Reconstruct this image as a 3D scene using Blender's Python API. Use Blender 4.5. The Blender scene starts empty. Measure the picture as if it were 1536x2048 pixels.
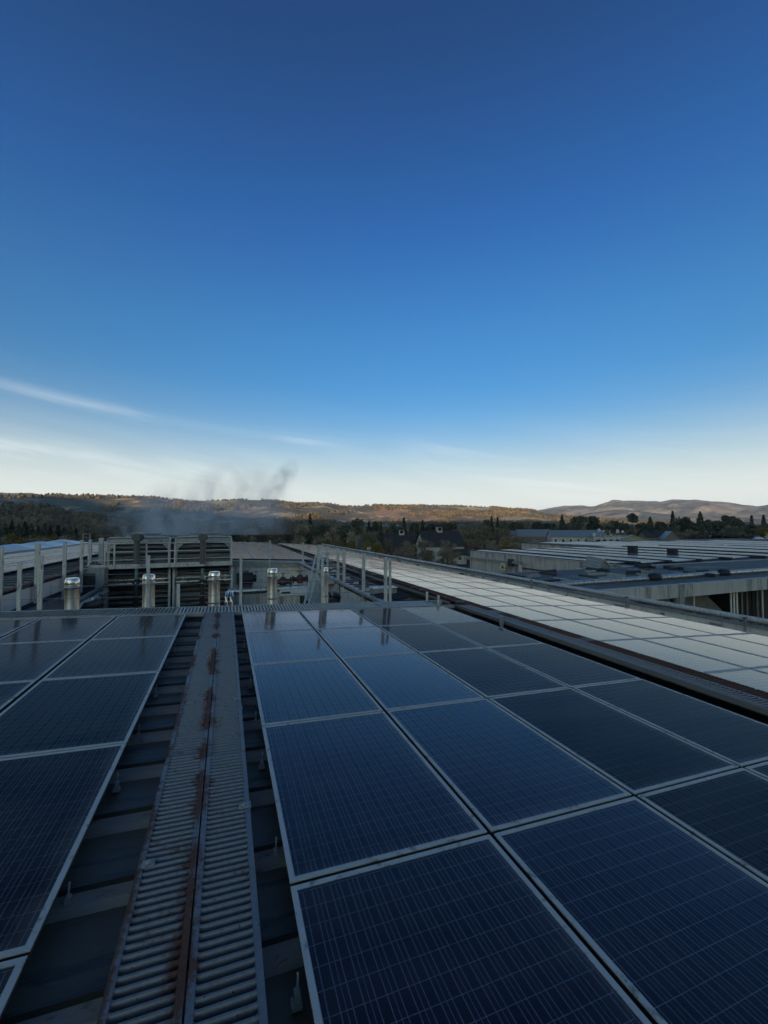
import bpy, bmesh, math, random
import numpy as np
from mathutils import Vector, Matrix

R = math.radians
S = bpy.context.scene
COL = S.collection
random.seed(11)

# ------------------------------------------------------------------ camera
F_PX = 828.52
CAM = np.array([-0.249, -1.8018, 1.4848])
FW = np.array([0.3549, 0.9342, 0.0357]); RT = np.array([0.9349, -0.3550, -0.0033]); UP = np.array([-0.0096, -0.0345, 0.9994])
cd = bpy.data.cameras.new('camera'); cam = bpy.data.objects.new('camera', cd); COL.objects.link(cam)
cd.sensor_fit = 'VERTICAL'; cd.sensor_height = 36; cd.lens = 36*F_PX/2048
cd.clip_start = 0.05; cd.clip_end = 40000
M = Matrix(((RT[0], UP[0], -FW[0], CAM[0]), (RT[1], UP[1], -FW[1], CAM[1]), (RT[2], UP[2], -FW[2], CAM[2]), (0, 0, 0, 1)))
cam.matrix_world = M
S.camera = cam

# ------------------------------------------------------------------ exposure
S.view_settings.view_transform = 'Standard'; S.view_settings.look = 'None'
S.view_settings.gamma = 1.0; S.view_settings.use_curve_mapping = False
S.view_settings.exposure = 0.55
S.render.engine = 'CYCLES'
S.cycles.use_denoising = True
S.cycles.max_bounces = 8; S.cycles.diffuse_bounces = 3; S.cycles.glossy_bounces = 4
S.cycles.transparent_max_bounces = 12; S.cycles.volume_bounces = 8
S.cycles.caustics_reflective = False; S.cycles.caustics_refractive = False

# ------------------------------------------------------------------ sky and sun
SUN_EL = 5.0; SUN_AZ = 213.0       # azimuth from +Y towards +X: behind the camera, to its left
w = bpy.data.worlds.new('World'); S.world = w; w.use_nodes = True
nt = w.node_tree; N = nt.nodes; L = nt.links
bg = N['Background']; bg.inputs[1].default_value = 0.15
sky = N.new('ShaderNodeTexSky'); sky.sky_type = 'NISHITA'; sky.sun_disc = False
sky.sun_elevation = R(SUN_EL); sky.sun_rotation = R(SUN_AZ)
sky.air_density = 1.0; sky.dust_density = 4.0; sky.ozone_density = 3.6
def nd(tree, t, **kw):
    n = tree.nodes.new(t)
    for k, v in kw.items(): setattr(n, k, v)
    return n
def mth(tree, op, a, b=None, c=None, clamp=False):
    n = tree.nodes.new('ShaderNodeMath'); n.operation = op; n.use_clamp = clamp
    for i, v in enumerate((a, b, c)):
        if v is None: continue
        if isinstance(v, (int, float)): n.inputs[i].default_value = v
        else: tree.links.new(v, n.inputs[i])
    return n.outputs[0]
def mixc(tree, f, a, b, mode='MIX'):
    n = tree.nodes.new('ShaderNodeMix'); n.data_type = 'RGBA'; n.blend_type = mode
    for s, v in ((0, f), (6, a), (7, b)):
        if isinstance(v, (int, float)): n.inputs[s].default_value = v
        elif isinstance(v, (tuple, list)): n.inputs[s].default_value = (*v[:3], 1)
        else: tree.links.new(v, n.inputs[s])
    return n.outputs[2]
tc = nd(nt, 'ShaderNodeTexCoord'); sx = nd(nt, 'ShaderNodeSeparateXYZ'); L.new(tc.outputs['Generated'], sx.inputs[0])
el = mth(nt, 'ARCSINE', sx.outputs[2]); az = mth(nt, 'ARCTAN2', sx.outputs[0], sx.outputs[1])
elp = mth(nt, 'MAXIMUM', el, 0.0)
tr_ = nd(nt, 'ShaderNodeValToRGB'); L.new(mth(nt, 'DIVIDE', elp, 1.5708), tr_.inputs[0])
cr_ = tr_.color_ramp; cr_.elements[0].position = 0.127; cr_.elements[0].color = (.70, .98, 1.04, 1); cr_.elements[1].position = 0.70; cr_.elements[1].color = (.28, .37, .52, 1)
for p_, c_ in ((.274, (.60, .89, 1.0, 1)), (.407, (.38, .66, .93, 1)), (.554, (.31, .46, .66, 1))):
    e_ = cr_.elements.new(p_); e_.color = c_
tint = mixc(nt, 1.0, mixc(nt, 1.0, sky.outputs[0], tr_.outputs[0], 'MULTIPLY'), (1.24, 1.47, 1.50), 'MULTIPLY')
hz = mth(nt, 'MULTIPLY', mth(nt, 'POWER', 2.718, mth(nt, 'MULTIPLY', mth(nt, 'POWER', mth(nt, 'DIVIDE', elp, 0.160), 2.1), -1)), 0.93)
c1 = mixc(nt, hz, tint, (4.9, 5.15, 4.85))
# cirrus: streaks long in azimuth, thin in elevation
cv = nd(nt, 'ShaderNodeCombineXYZ'); L.new(mth(nt, 'MULTIPLY', az, 2.4), cv.inputs[0]); L.new(mth(nt, 'ADD', mth(nt, 'MULTIPLY', el, 26), mth(nt, 'MULTIPLY', az, 4.2)), cv.inputs[1])
n1 = nd(nt, 'ShaderNodeTexNoise'); n1.inputs['Scale'].default_value = 1.0; n1.inputs['Detail'].default_value = 6; n1.inputs['Roughness'].default_value = 0.62; n1.inputs['Distortion'].default_value = 0.6
L.new(cv.outputs[0], n1.inputs['Vector'])
wisp = mth(nt, 'MULTIPLY', mth(nt, 'SUBTRACT', n1.outputs['Fac'], 0.44), 3.2, clamp=True)
def band(az0, el0, slope, width, a_lo, a_hi):
    d = mth(nt, 'DIVIDE', mth(nt, 'SUBTRACT', el, mth(nt, 'ADD', el0, mth(nt, 'MULTIPLY', mth(nt, 'SUBTRACT', az, az0), slope))), width)
    g = mth(nt, 'POWER', 2.718, mth(nt, 'MULTIPLY', mth(nt, 'MULTIPLY', d, d), -1))
    m1 = nd(nt, 'ShaderNodeMapRange', interpolation_type='SMOOTHSTEP'); L.new(az, m1.inputs[0]); m1.inputs[1].default_value = a_hi; m1.inputs[2].default_value = a_hi-0.25
    m0 = nd(nt, 'ShaderNodeMapRange', interpolation_type='SMOOTHSTEP'); L.new(az, m0.inputs[0]); m0.inputs[1].default_value = a_lo; m0.inputs[2].default_value = a_lo+0.2
    return mth(nt, 'MULTIPLY', g, mth(nt, 'MULTIPLY', m1.outputs[0], m0.outputs[0]))
b1 = band(-0.38, 0.248, -0.08, 0.011, -1.1, 0.36)
b2 = band(-0.38, 0.145, -0.075, 0.016, -1.1, 0.14)
b3 = band(0.59, 0.140, -0.26, 0.034, 0.35, 1.05)
low = mth(nt, 'POWER', 2.718, mth(nt, 'MULTIPLY', mth(nt, 'ABSOLUTE', mth(nt, 'SUBTRACT', el, 0.10)), -16))
cl = mth(nt, 'ADD', mth(nt, 'MULTIPLY', b1, 0.36), mth(nt, 'ADD', mth(nt, 'MULTIPLY', b2, 0.62), mth(nt, 'ADD', mth(nt, 'MULTIPLY', b3, 0.42), mth(nt, 'MULTIPLY', low, 0.28))))
cl = mth(nt, 'MULTIPLY', cl, mth(nt, 'ADD', mth(nt, 'MULTIPLY', wisp, 0.75), 0.12), clamp=True)
c2 = mixc(nt, cl, c1, (5.2, 5.35, 5.2))
L.new(c2, bg.inputs[0])

sd = bpy.data.lights.new('sun', 'SUN'); sd.energy = 5.0; sd.angle = R(0.5); sd.color = (1.0, 0.81, 0.62)
sun = bpy.data.objects.new('sun', sd); COL.objects.link(sun)
to_sun = Vector((math.sin(R(SUN_AZ))*math.cos(R(SUN_EL)), math.cos(R(SUN_AZ))*math.cos(R(SUN_EL)), math.sin(R(SUN_EL))))
sun.rotation_euler = (-to_sun).to_track_quat('-Z', 'Y').to_euler()
sun.location = (0, -20, 30)

# ------------------------------------------------------------------ helpers
def ray(px, py): return FW + RT*((px-768)/F_PX) + UP*((1024-py)/F_PX)
def atD(px, py, D): return CAM + ray(px, py)*D
def atX(px, py, X): d = ray(px, py); return CAM + d*((X-CAM[0])/d[0])
def atY(px, py, Y): d = ray(px, py); return CAM + d*((Y-CAM[1])/d[1])
def project(P):
    d = np.asarray(P, float)-CAM; q = d@FW
    return (768+F_PX*(d@RT)/q, 1024-F_PX*(d@UP)/q, q)
SIG = R(2.5); TS = math.tan(SIG); SIG2 = R(3.56); TS2 = math.tan(SIG2)
def zr(x):                                   # the plane of the panels
    if x < -9.2: return 9.2*TS+(x+9.2)*TS*2.2
    return -x*TS if x < 4.9 else -0.252-(x-4.9587)*TS2

class MB:
    def __init__(s): s.v = []; s.f = []
    def quad(s, a, b, c, d): n = len(s.v); s.v += [tuple(a), tuple(b), tuple(c), tuple(d)]; s.f.append((n, n+1, n+2, n+3)); return s
    def hexa(s, p):
        n = len(s.v); s.v += [tuple(q) for q in p]
        for f in ((0,3,2,1),(4,5,6,7),(0,1,5,4),(1,2,6,5),(2,3,7,6),(3,0,4,7)): s.f.append(tuple(n+i for i in f))
        return s
    def box(s, x0, x1, y0, y1, z0, z1):
        return s.hexa([(x0,y0,z0),(x1,y0,z0),(x1,y1,z0),(x0,y1,z0),(x0,y0,z1),(x1,y0,z1),(x1,y1,z1),(x0,y1,z1)])
    def slab(s, x0, x1, y0, y1, h0, h1):      # box that follows the roof slope, heights above the panel plane
        a, b = zr(x0), zr(x1)
        return s.hexa([(x0,y0,a+h0),(x1,y0,b+h0),(x1,y1,b+h0),(x0,y1,a+h0),(x0,y0,a+h1),(x1,y0,b+h1),(x1,y1,b+h1),(x0,y1,a+h1)])
    def prism(s, poly, ax, t0, t1):           # polygon in the two other axes, extruded along ax
        n = len(s.v); k = len(poly)
        for t in (t0, t1):
            for (a, b) in poly: s.v.append({'x': (t,a,b), 'y': (a,t,b), 'z': (a,b,t)}[ax])
        s.f.append(tuple(range(n, n+k))[::-1]); s.f.append(tuple(range(n+k, n+2*k)))
        for i in range(k): j = (i+1) % k; s.f.append((n+i, n+j, n+k+j, n+k+i))
        return s
    def tube(s, pts, r, seg=10, cap=True):
        pts = [Vector(p) for p in pts]; k = len(pts); rings = []
        rr = r if isinstance(r, (list, tuple)) else [r]*k
        prev = None
        for i in range(k):
            if i == 0: t = pts[1]-pts[0]
            elif i == k-1: t = pts[-1]-pts[-2]
            else:
                t = (pts[i]-pts[i-1]).normalized()+(pts[i+1]-pts[i]).normalized()
            t = t.normalized() if t.length > 1e-9 else prev
            prev = t
            a = Vector((0,0,1)) if abs(t.z) < 0.9 else Vector((1,0,0))
            u = t.cross(a).normalized(); v = t.cross(u)
            n = len(s.v)
            for q in range(seg):
                an = 2*math.pi*q/seg; p = pts[i]+(u*math.cos(an)+v*math.sin(an))*rr[i]; s.v.append(tuple(p))
            rings.append(n)
        for i in range(k-1):
            for q in range(seg):
                j = (q+1) % seg; s.f.append((rings[i]+q, rings[i]+j, rings[i+1]+j, rings[i+1]+q))
        if cap:
            s.f.append(tuple(rings[0]+q for q in range(seg))[::-1]); s.f.append(tuple(rings[-1]+q for q in range(seg)))
        return s
    def lathe(s, c, prof, seg=20):            # prof: (radius, z) from bottom to top about a vertical axis
        n0 = len(s.v); k = len(prof)
        for (r, z) in prof:
            for q in range(seg): an = 2*math.pi*q/seg; s.v.append((c[0]+r*math.cos(an), c[1]+r*math.sin(an), c[2]+z))
        for i in range(k-1):
            for q in range(seg):
                j = (q+1) % seg; a = n0+i*seg; b = a+seg; s.f.append((a+q, a+j, b+j, b+q))
        s.f.append(tuple(n0+q for q in range(seg))[::-1]); s.f.append(tuple(n0+(k-1)*seg+q for q in range(seg)))
        return s
    def ball(s, c, r, seg=10, rings=6, sz=1):
        prof = [(max(1e-3, r*math.sin(math.pi*i/rings)), -r*sz*math.cos(math.pi*i/rings)) for i in range(rings+1)]
        return s.lathe(c, prof, seg)
    def mesh(s, name, m, smooth=False):
        me = bpy.data.meshes.new(name); me.from_pydata(s.v, [], s.f); me.update()
        if m is not None: me.materials.append(m)
        if smooth:
            me.polygons.foreach_set('use_smooth', [True]*len(me.polygons))
            me.set_sharp_from_angle(angle=R(48))
        return me
    def build(s, name, m, parent=None, smooth=False):
        return link(name, s.mesh(name, m, smooth), parent)
def link(name, me, parent=None, loc=None):
    o = bpy.data.objects.new(name, me); COL.objects.link(o)
    if parent is not None: o.parent = parent
    if loc is not None: o.location = loc
    return o
def tag(o, label=None, cat=None, group=None, kind=None):
    if label: o['label'] = label
    if cat: o['category'] = cat
    if group: o['group'] = group
    if kind: o['kind'] = kind
    return o
def thing(name, label, cat, loc=(0,0,0), rz=0, group=None):
    o = bpy.data.objects.new(name, None); COL.objects.link(o); o.location = loc; o.rotation_euler = (0,0,rz)
    o.empty_display_size = 0.2
    return tag(o, label, cat, group)
ONES = 'zeroth first second third fourth fifth sixth seventh eighth ninth tenth eleventh twelfth thirteenth fourteenth fifteenth sixteenth seventeenth eighteenth nineteenth twentieth'.split()
def ordw(n):
    if n <= 20: return ONES[n]
    t = {2: 'twenty', 3: 'thirty', 4: 'forty', 5: 'fifty', 6: 'sixty', 7: 'seventy'}
    if n % 10 == 0: return {30: 'thirtieth', 40: 'fortieth', 50: 'fiftieth', 60: 'sixtieth', 70: 'seventieth'}[n]
    return t[n//10]+'-'+ONES[n % 10]

# ------------------------------------------------------------------ materials
def mat(name, col, rough=0.6, metal=0.0, var=0.25, scale=3.0, spec=0.5, col2=None, streak=None, bump=0.0, bscale=40, stain=None, stain_scale=2.0, stain_amt=0.5, objrand=0.0, tr=None):
    wb = lambda c: (c[0]*1.30, c[1]*1.02, c[2]*.80)
    col = wb(col); col2 = wb(col2) if col2 else None; stain = wb(stain) if stain else None
    m = bpy.data.materials.new(name); m.use_nodes = True; t = m.node_tree; b = t.nodes['Principled BSDF']
    b.inputs['Roughness'].default_value = rough; b.inputs['Metallic'].default_value = metal; b.inputs['Specular IOR Level'].default_value = spec
    g = nd(t, 'ShaderNodeTexCoord'); geo = nd(t, 'ShaderNodeNewGeometry')
    mp = nd(t, 'ShaderNodeMapping'); t.links.new(geo.outputs['Position'], mp.inputs['Vector'])
    if streak: mp.inputs['Scale'].default_value = streak
    n = nd(t, 'ShaderNodeTexNoise'); n.inputs['Scale'].default_value = scale; n.inputs['Detail'].default_value = 7; n.inputs['Roughness'].default_value = 0.65
    t.links.new(mp.outputs[0], n.inputs['Vector'])
    f = mth(t, 'MULTIPLY', mth(t, 'SUBTRACT', n.outputs['Fac'], 0.5), 2.2*var)
    c2 = col2 or col
    fac = nd(t, 'ShaderNodeMapRange'); t.links.new(n.outputs['Fac'], fac.inputs[0]); fac.inputs[1].default_value = 0.4; fac.inputs[2].default_value = 0.62
    c = mixc(t, fac.outputs[0], col, c2)
    v = nd(t, 'ShaderNodeHueSaturation'); t.links.new(c, v.inputs['Color'])
    val = mth(t, 'ADD', f, 1.0)
    if objrand:
        oi = nd(t, 'ShaderNodeObjectInfo'); val = mth(t, 'MULTIPLY', val, mth(t, 'ADD', mth(t, 'MULTIPLY', mth(t, 'SUBTRACT', oi.outputs['Random'], 0.5), objrand), 1.0))
    t.links.new(val, v.inputs['Value'])
    out = v.outputs[0]
    if stain:
        n2 = nd(t, 'ShaderNodeTexNoise'); n2.inputs['Scale'].default_value = stain_scale; n2.inputs['Detail'].default_value = 8; n2.inputs['Roughness'].default_value = 0.7
        t.links.new(mp.outputs[0], n2.inputs['Vector'])
        r2 = nd(t, 'ShaderNodeMapRange'); t.links.new(n2.outputs['Fac'], r2.inputs[0]); r2.inputs[1].default_value = 0.62-0.2*stain_amt; r2.inputs[2].default_value = 0.72-0.2*stain_amt
        out = mixc(t, r2.outputs[0], out, stain)
    t.links.new(out, b.inputs['Base Color'])
    rr = mth(t, 'ADD', rough, mth(t, 'MULTIPLY', f, 0.25), clamp=True); t.links.new(rr, b.inputs['Roughness'])
    if bump:
        nb = nd(t, 'ShaderNodeTexNoise'); nb.inputs['Scale'].default_value = bscale; nb.inputs['Detail'].default_value = 5
        t.links.new(geo.outputs['Position'], nb.inputs['Vector'])
        bp = nd(t, 'ShaderNodeBump'); bp.inputs['Strength'].default_value = bump; bp.inputs['Distance'].default_value = 0.02
        t.links.new(nb.outputs['Fac'], bp.inputs['Height']); t.links.new(bp.outputs[0], b.inputs['Normal'])
    if tr:
        b.inputs['Subsurface Weight'].default_value = 0.0
    return m

ALU = mat('anodised_frame', (0.47,0.48,0.50), 0.5, 0.2, 0.22, 9, stain=(0.16,0.15,0.13), stain_scale=14, stain_amt=0.25)
GALV = mat('galvanised_steel', (0.40,0.42,0.44), 0.5, 0.55, 0.3, 6, stain=(0.20,0.17,0.14), stain_scale=8, stain_amt=0.3)
GALVP = mat('galvanised_post', (0.60,0.61,0.62), 0.6, 0.25, 0.3, 5, streak=(3,3,0.6), stain=(0.2,0.18,0.16), stain_scale=9, stain_amt=0.3)
STEEL = mat('bright_stack_steel', (0.36,0.36,0.36), 0.38, 1.0, 0.4, 5, streak=(4,4,0.5), stain=(0.25,0.22,0.19), stain_scale=6, stain_amt=0.25)
CAPST = mat('polished_cap_steel', (0.72,0.73,0.74), 0.22, 1.0, 0.08, 6)
LAG = mat('pipe_lagging', (0.66,0.64,0.6), 0.42, 1.0, 0.3, 8, stain=(0.1,0.09,0.08), stain_scale=9, stain_amt=0.4)
DECK = mat('weathered_roof_sheet', (0.135,0.105,0.078), 0.55, 0.2, 0.35, 2.2, streak=(0.5,3,1), stain=(0.05,0.05,0.05), stain_scale=3, stain_amt=0.5, bump=0.1)
RIB = mat('weathered_rib', (0.20,0.195,0.20), 0.65, 0.05, 0.4, 5, streak=(1.5,6,3), stain=(0.09,0.085,0.08), stain_scale=7, stain_amt=0.25)
CONC = mat('stained_concrete', (0.50,0.49,0.48), 0.85, 0, 0.3, 0.9, streak=(1.5,1.5,0.18), stain=(0.24,0.24,0.24), stain_scale=1.6, stain_amt=0.55, bump=0.15)
WALLP = mat('painted_wall_panel', (0.60,0.61,0.63), 0.6, 0, 0.15, 2, streak=(2,2,0.4), stain=(0.3,0.3,0.3), stain_scale=2.5, stain_amt=0.35)
GREYP = mat('grey_painted_metal', (0.28,0.30,0.32), 0.55, 0.1, 0.25, 3, streak=(2,2,0.5), stain=(0.12,0.11,0.10), stain_scale=4, stain_amt=0.4)
WHITEP = mat('white_paint', (0.7,0.71,0.72), 0.5, 0, 0.15, 4, stain=(0.35,0.33,0.3), stain_scale=6, stain_amt=0.25)
DARK = mat('dark_grime_and_shade_metal', (0.045,0.045,0.05), 0.6, 0.2, 0.4, 5)
BLACK = mat('black_rubber_and_shade', (0.02,0.02,0.022), 0.6, 0, 0.3, 8)
RUSTM = mat('rusty_plate', (0.20,0.075,0.04), 0.85, 0, 0.4, 9, col2=(0.10,0.05,0.035))
REDV = mat('red_valve_paint', (0.075,0.026,0.02), 0.55, 0, 0.35, 12, stain=(0.05,0.03,0.03), stain_scale=12, stain_amt=0.4)
GREENP = mat('green_pipe_paint', (0.16,0.27,0.23), 0.55, 0, 0.2, 8)
SLAT = mat('tower_louver', (0.27,0.26,0.245), 0.7, 0.1, 0.4, 2.2, streak=(0.7,2,5), stain=(0.07,0.065,0.06), stain_scale=3, stain_amt=0.55)
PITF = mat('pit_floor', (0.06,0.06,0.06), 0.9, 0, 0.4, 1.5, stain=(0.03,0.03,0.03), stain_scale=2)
MOTOR = mat('motor_grey', (0.13,0.13,0.13), 0.6, 0.1, 0.3, 5)
PARAP = mat('pale_parapet', (0.74,0.73,0.72), 0.8, 0, 0.25, 1.2, streak=(2,1,.5), stain=(0.3,0.29,0.28), stain_scale=2.2, stain_amt=0.45)
CREAM = mat('cream_enamel', (0.62,0.58,0.42), 0.5, 0, 0.2, 6)
TRAYM = mat('tray_steel', (0.20,0.205,0.21), 0.5, 0.3, 0.3, 4, streak=(1,.4,3))
CABLE = mat('wire_rope', (0.30,0.31,0.33), 0.5, 0.6, 0.1, 5)
SKYL = mat('skylight_plastic', (0.62,0.70,0.80), 0.35, 0, 0.08, 1.5)
ROOFC = mat('bitumen_roof', (0.10,0.105,0.11), 0.8, 0, 0.35, 0.5, stain=(0.22,0.22,0.22), stain_scale=0.35, stain_amt=0.35)

def rusty_plank_mat(name, seam_x, amt, thr):
    """grey galvanised plank with rust along the middle seam and patches"""
    m = bpy.data.materials.new(name); m.use_nodes = True; t = m.node_tree; b = t.nodes['Principled BSDF']
    geo = nd(t, 'ShaderNodeNewGeometry'); sp = nd(t, 'ShaderNodeSeparateXYZ'); t.links.new(geo.outputs['Position'], sp.inputs[0])
    n1 = nd(t, 'ShaderNodeTexNoise'); n1.inputs['Scale'].default_value = 5; n1.inputs['Detail'].default_value = 8; n1.inputs['Roughness'].default_value = 0.7
    t.links.new(geo.outputs['Position'], n1.inputs['Vector'])
    mp = nd(t, 'ShaderNodeMapping'); t.links.new(geo.outputs['Position'], mp.inputs['Vector']); mp.inputs['Scale'].default_value = (0.4, 1.1, 0.4)
    n2 = nd(t, 'ShaderNodeTexNoise'); n2.inputs['Scale'].default_value = 2.0; n2.inputs['Detail'].default_value = 2; t.links.new(mp.outputs[0], n2.inputs['Vector'])
    d = mth(t, 'ABSOLUTE', mth(t, 'SUBTRACT', sp.outputs[0], seam_x))
    d2 = mth(t, 'ABSOLUTE', mth(t, 'SUBTRACT', sp.outputs[0], seam_x-.215))
    near = mth(t, 'MAXIMUM', mth(t, 'POWER', 2.718, mth(t, 'MULTIPLY', d, -1/amt)), mth(t, 'MULTIPLY', mth(t, 'POWER', 2.718, mth(t, 'MULTIPLY', d2, -50)), .7))
    n4 = nd(t, 'ShaderNodeTexNoise'); n4.inputs['Scale'].default_value = 26; n4.inputs['Detail'].default_value = 6; n4.inputs['Roughness'].default_value = .75; t.links.new(geo.outputs['Position'], n4.inputs['Vector'])
    fac = mth(t, 'ADD', mth(t, 'MULTIPLY', near, mth(t, 'MULTIPLY', mth(t, 'SUBTRACT', n2.outputs['Fac'], 0.36), 4.2)), mth(t, 'ADD', mth(t, 'MULTIPLY', mth(t, 'SUBTRACT', n1.outputs['Fac'], 0.5), 0.9), mth(t, 'MULTIPLY', mth(t, 'SUBTRACT', n4.outputs['Fac'], 0.5), 1.2)))
    mr = nd(t, 'ShaderNodeMapRange'); t.links.new(fac, mr.inputs[0]); mr.inputs[1].default_value = thr-.04; mr.inputs[2].default_value = thr+0.22
    n3 = nd(t, 'ShaderNodeTexNoise'); n3.inputs['Scale'].default_value = 45; n3.inputs['Detail'].default_value = 6; t.links.new(geo.outputs['Position'], n3.inputs['Vector'])
    g = mixc(t, n3.outputs['Fac'], (0.17,0.142,0.132), (0.32,0.265,0.24))
    sp2 = nd(t, 'ShaderNodeMapRange'); t.links.new(n3.outputs['Fac'], sp2.inputs[0]); sp2.inputs[1].default_value = 0.68; sp2.inputs[2].default_value = 0.71
    g = mixc(t, sp2.outputs[0], g, (0.06,0.055,0.05))
    rust = mixc(t, n3.outputs['Fac'], (0.06,0.019,0.012), (0.22,0.075,0.034))
    t.links.new(mixc(t, mr.outputs[0], g, rust), b.inputs['Base Color'])
    me = mth(t, 'MULTIPLY', mth(t, 'SUBTRACT', 1.0, mr.outputs[0]), 0.45); t.links.new(me, b.inputs['Metallic'])
    t.links.new(mth(t, 'ADD', 0.5, mth(t, 'MULTIPLY', mr.outputs[0], 0.4)), b.inputs['Roughness'])
    return m
PLANK = rusty_plank_mat('rusting_plank', -0.372, 0.030, 0.15)
PLANK2 = rusty_plank_mat('plain_plank', -50, 0.05, 0.30)
PLANK3 = rusty_plank_mat('rusted_plank', 4.80, 0.35, 0.02)

# solar cells: dark polycrystalline blue with two bus bars; the sheet version also draws the gaps
CW, CL = 0.0768, 0.0780
def cell_mat(name, sheet):
    m = bpy.data.materials.new(name); m.use_nodes = True; t = m.node_tree; b = t.nodes['Principled BSDF']
    tcn = nd(t, 'ShaderNodeTexCoord'); sp = nd(t, 'ShaderNodeSeparateXYZ'); t.links.new(tcn.outputs['Object'], sp.inputs[0])
    oi = nd(t, 'ShaderNodeObjectInfo')
    if sheet:
        X = mth(t, 'SUBTRACT', mth(t, 'MODULO', mth(t, 'ADD', sp.outputs[0], CW*20), CW), CW/2)
        Y = mth(t, 'SUBTRACT', mth(t, 'MODULO', mth(t, 'ADD', sp.outputs[1], CL*20), CL), CL/2)
        ix = mth(t, 'FLOOR', mth(t, 'DIVIDE', sp.outputs[0], CW)); iy = mth(t, 'FLOOR', mth(t, 'DIVIDE', sp.outputs[1], CL))
        cb = nd(t, 'ShaderNodeCombineXYZ'); t.links.new(ix, cb.inputs[0]); t.links.new(iy, cb.inputs[1]); t.links.new(mth(t, 'MULTIPLY', oi.outputs['Random'], 50), cb.inputs[2])
        wn = nd(t, 'ShaderNodeTexWhiteNoise'); t.links.new(cb.outputs[0], wn.inputs['Vector']); rnd = wn.outputs['Value']
    else:
        X, Y, rnd = sp.outputs[0], sp.outputs[1], oi.outputs['Random']
    aX = mth(t, 'ABSOLUTE', X); aY = mth(t, 'ABSOLUTE', Y)
    bus = mth(t, 'LESS_THAN', mth(t, 'ABSOLUTE', mth(t, 'SUBTRACT', aX, 0.0185)), 0.0015)
    lines = bus
    if sheet:
        gap = mth(t, 'MAXIMUM', mth(t, 'GREATER_THAN', aX, CW/2-0.0013), mth(t, 'GREATER_THAN', aY, CL/2-0.0013))
        lines = mth(t, 'MAXIMUM', bus, gap)
    vo = nd(t, 'ShaderNodeTexVoronoi'); vo.inputs['Scale'].default_value = 95; t.links.new(tcn.outputs['Object'], vo.inputs['Vector'])
    cr = nd(t, 'ShaderNodeSeparateColor'); t.links.new(vo.outputs['Color'], cr.inputs[0])
    base = mixc(t, rnd, (0.022,0.004,0.008), (0.037,0.008,0.016))
    base = mixc(t, mth(t, 'MULTIPLY', cr.outputs[0], 0.5), base, (0.036,0.014,0.028))
    t.links.new(mixc(t, lines, base, (0.92,0.78,0.68)), b.inputs['Base Color'])
    b.inputs['Roughness'].default_value = 0.5; b.inputs['Specular IOR Level'].default_value = 0.2
    return m
CELL = cell_mat('solar_cell', False); SHEET = cell_mat('solar_cell_sheet', True)
BACK = mat('backsheet', (0.66,0.66,0.70), 0.6, 0, 0.05, 4)
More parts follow.
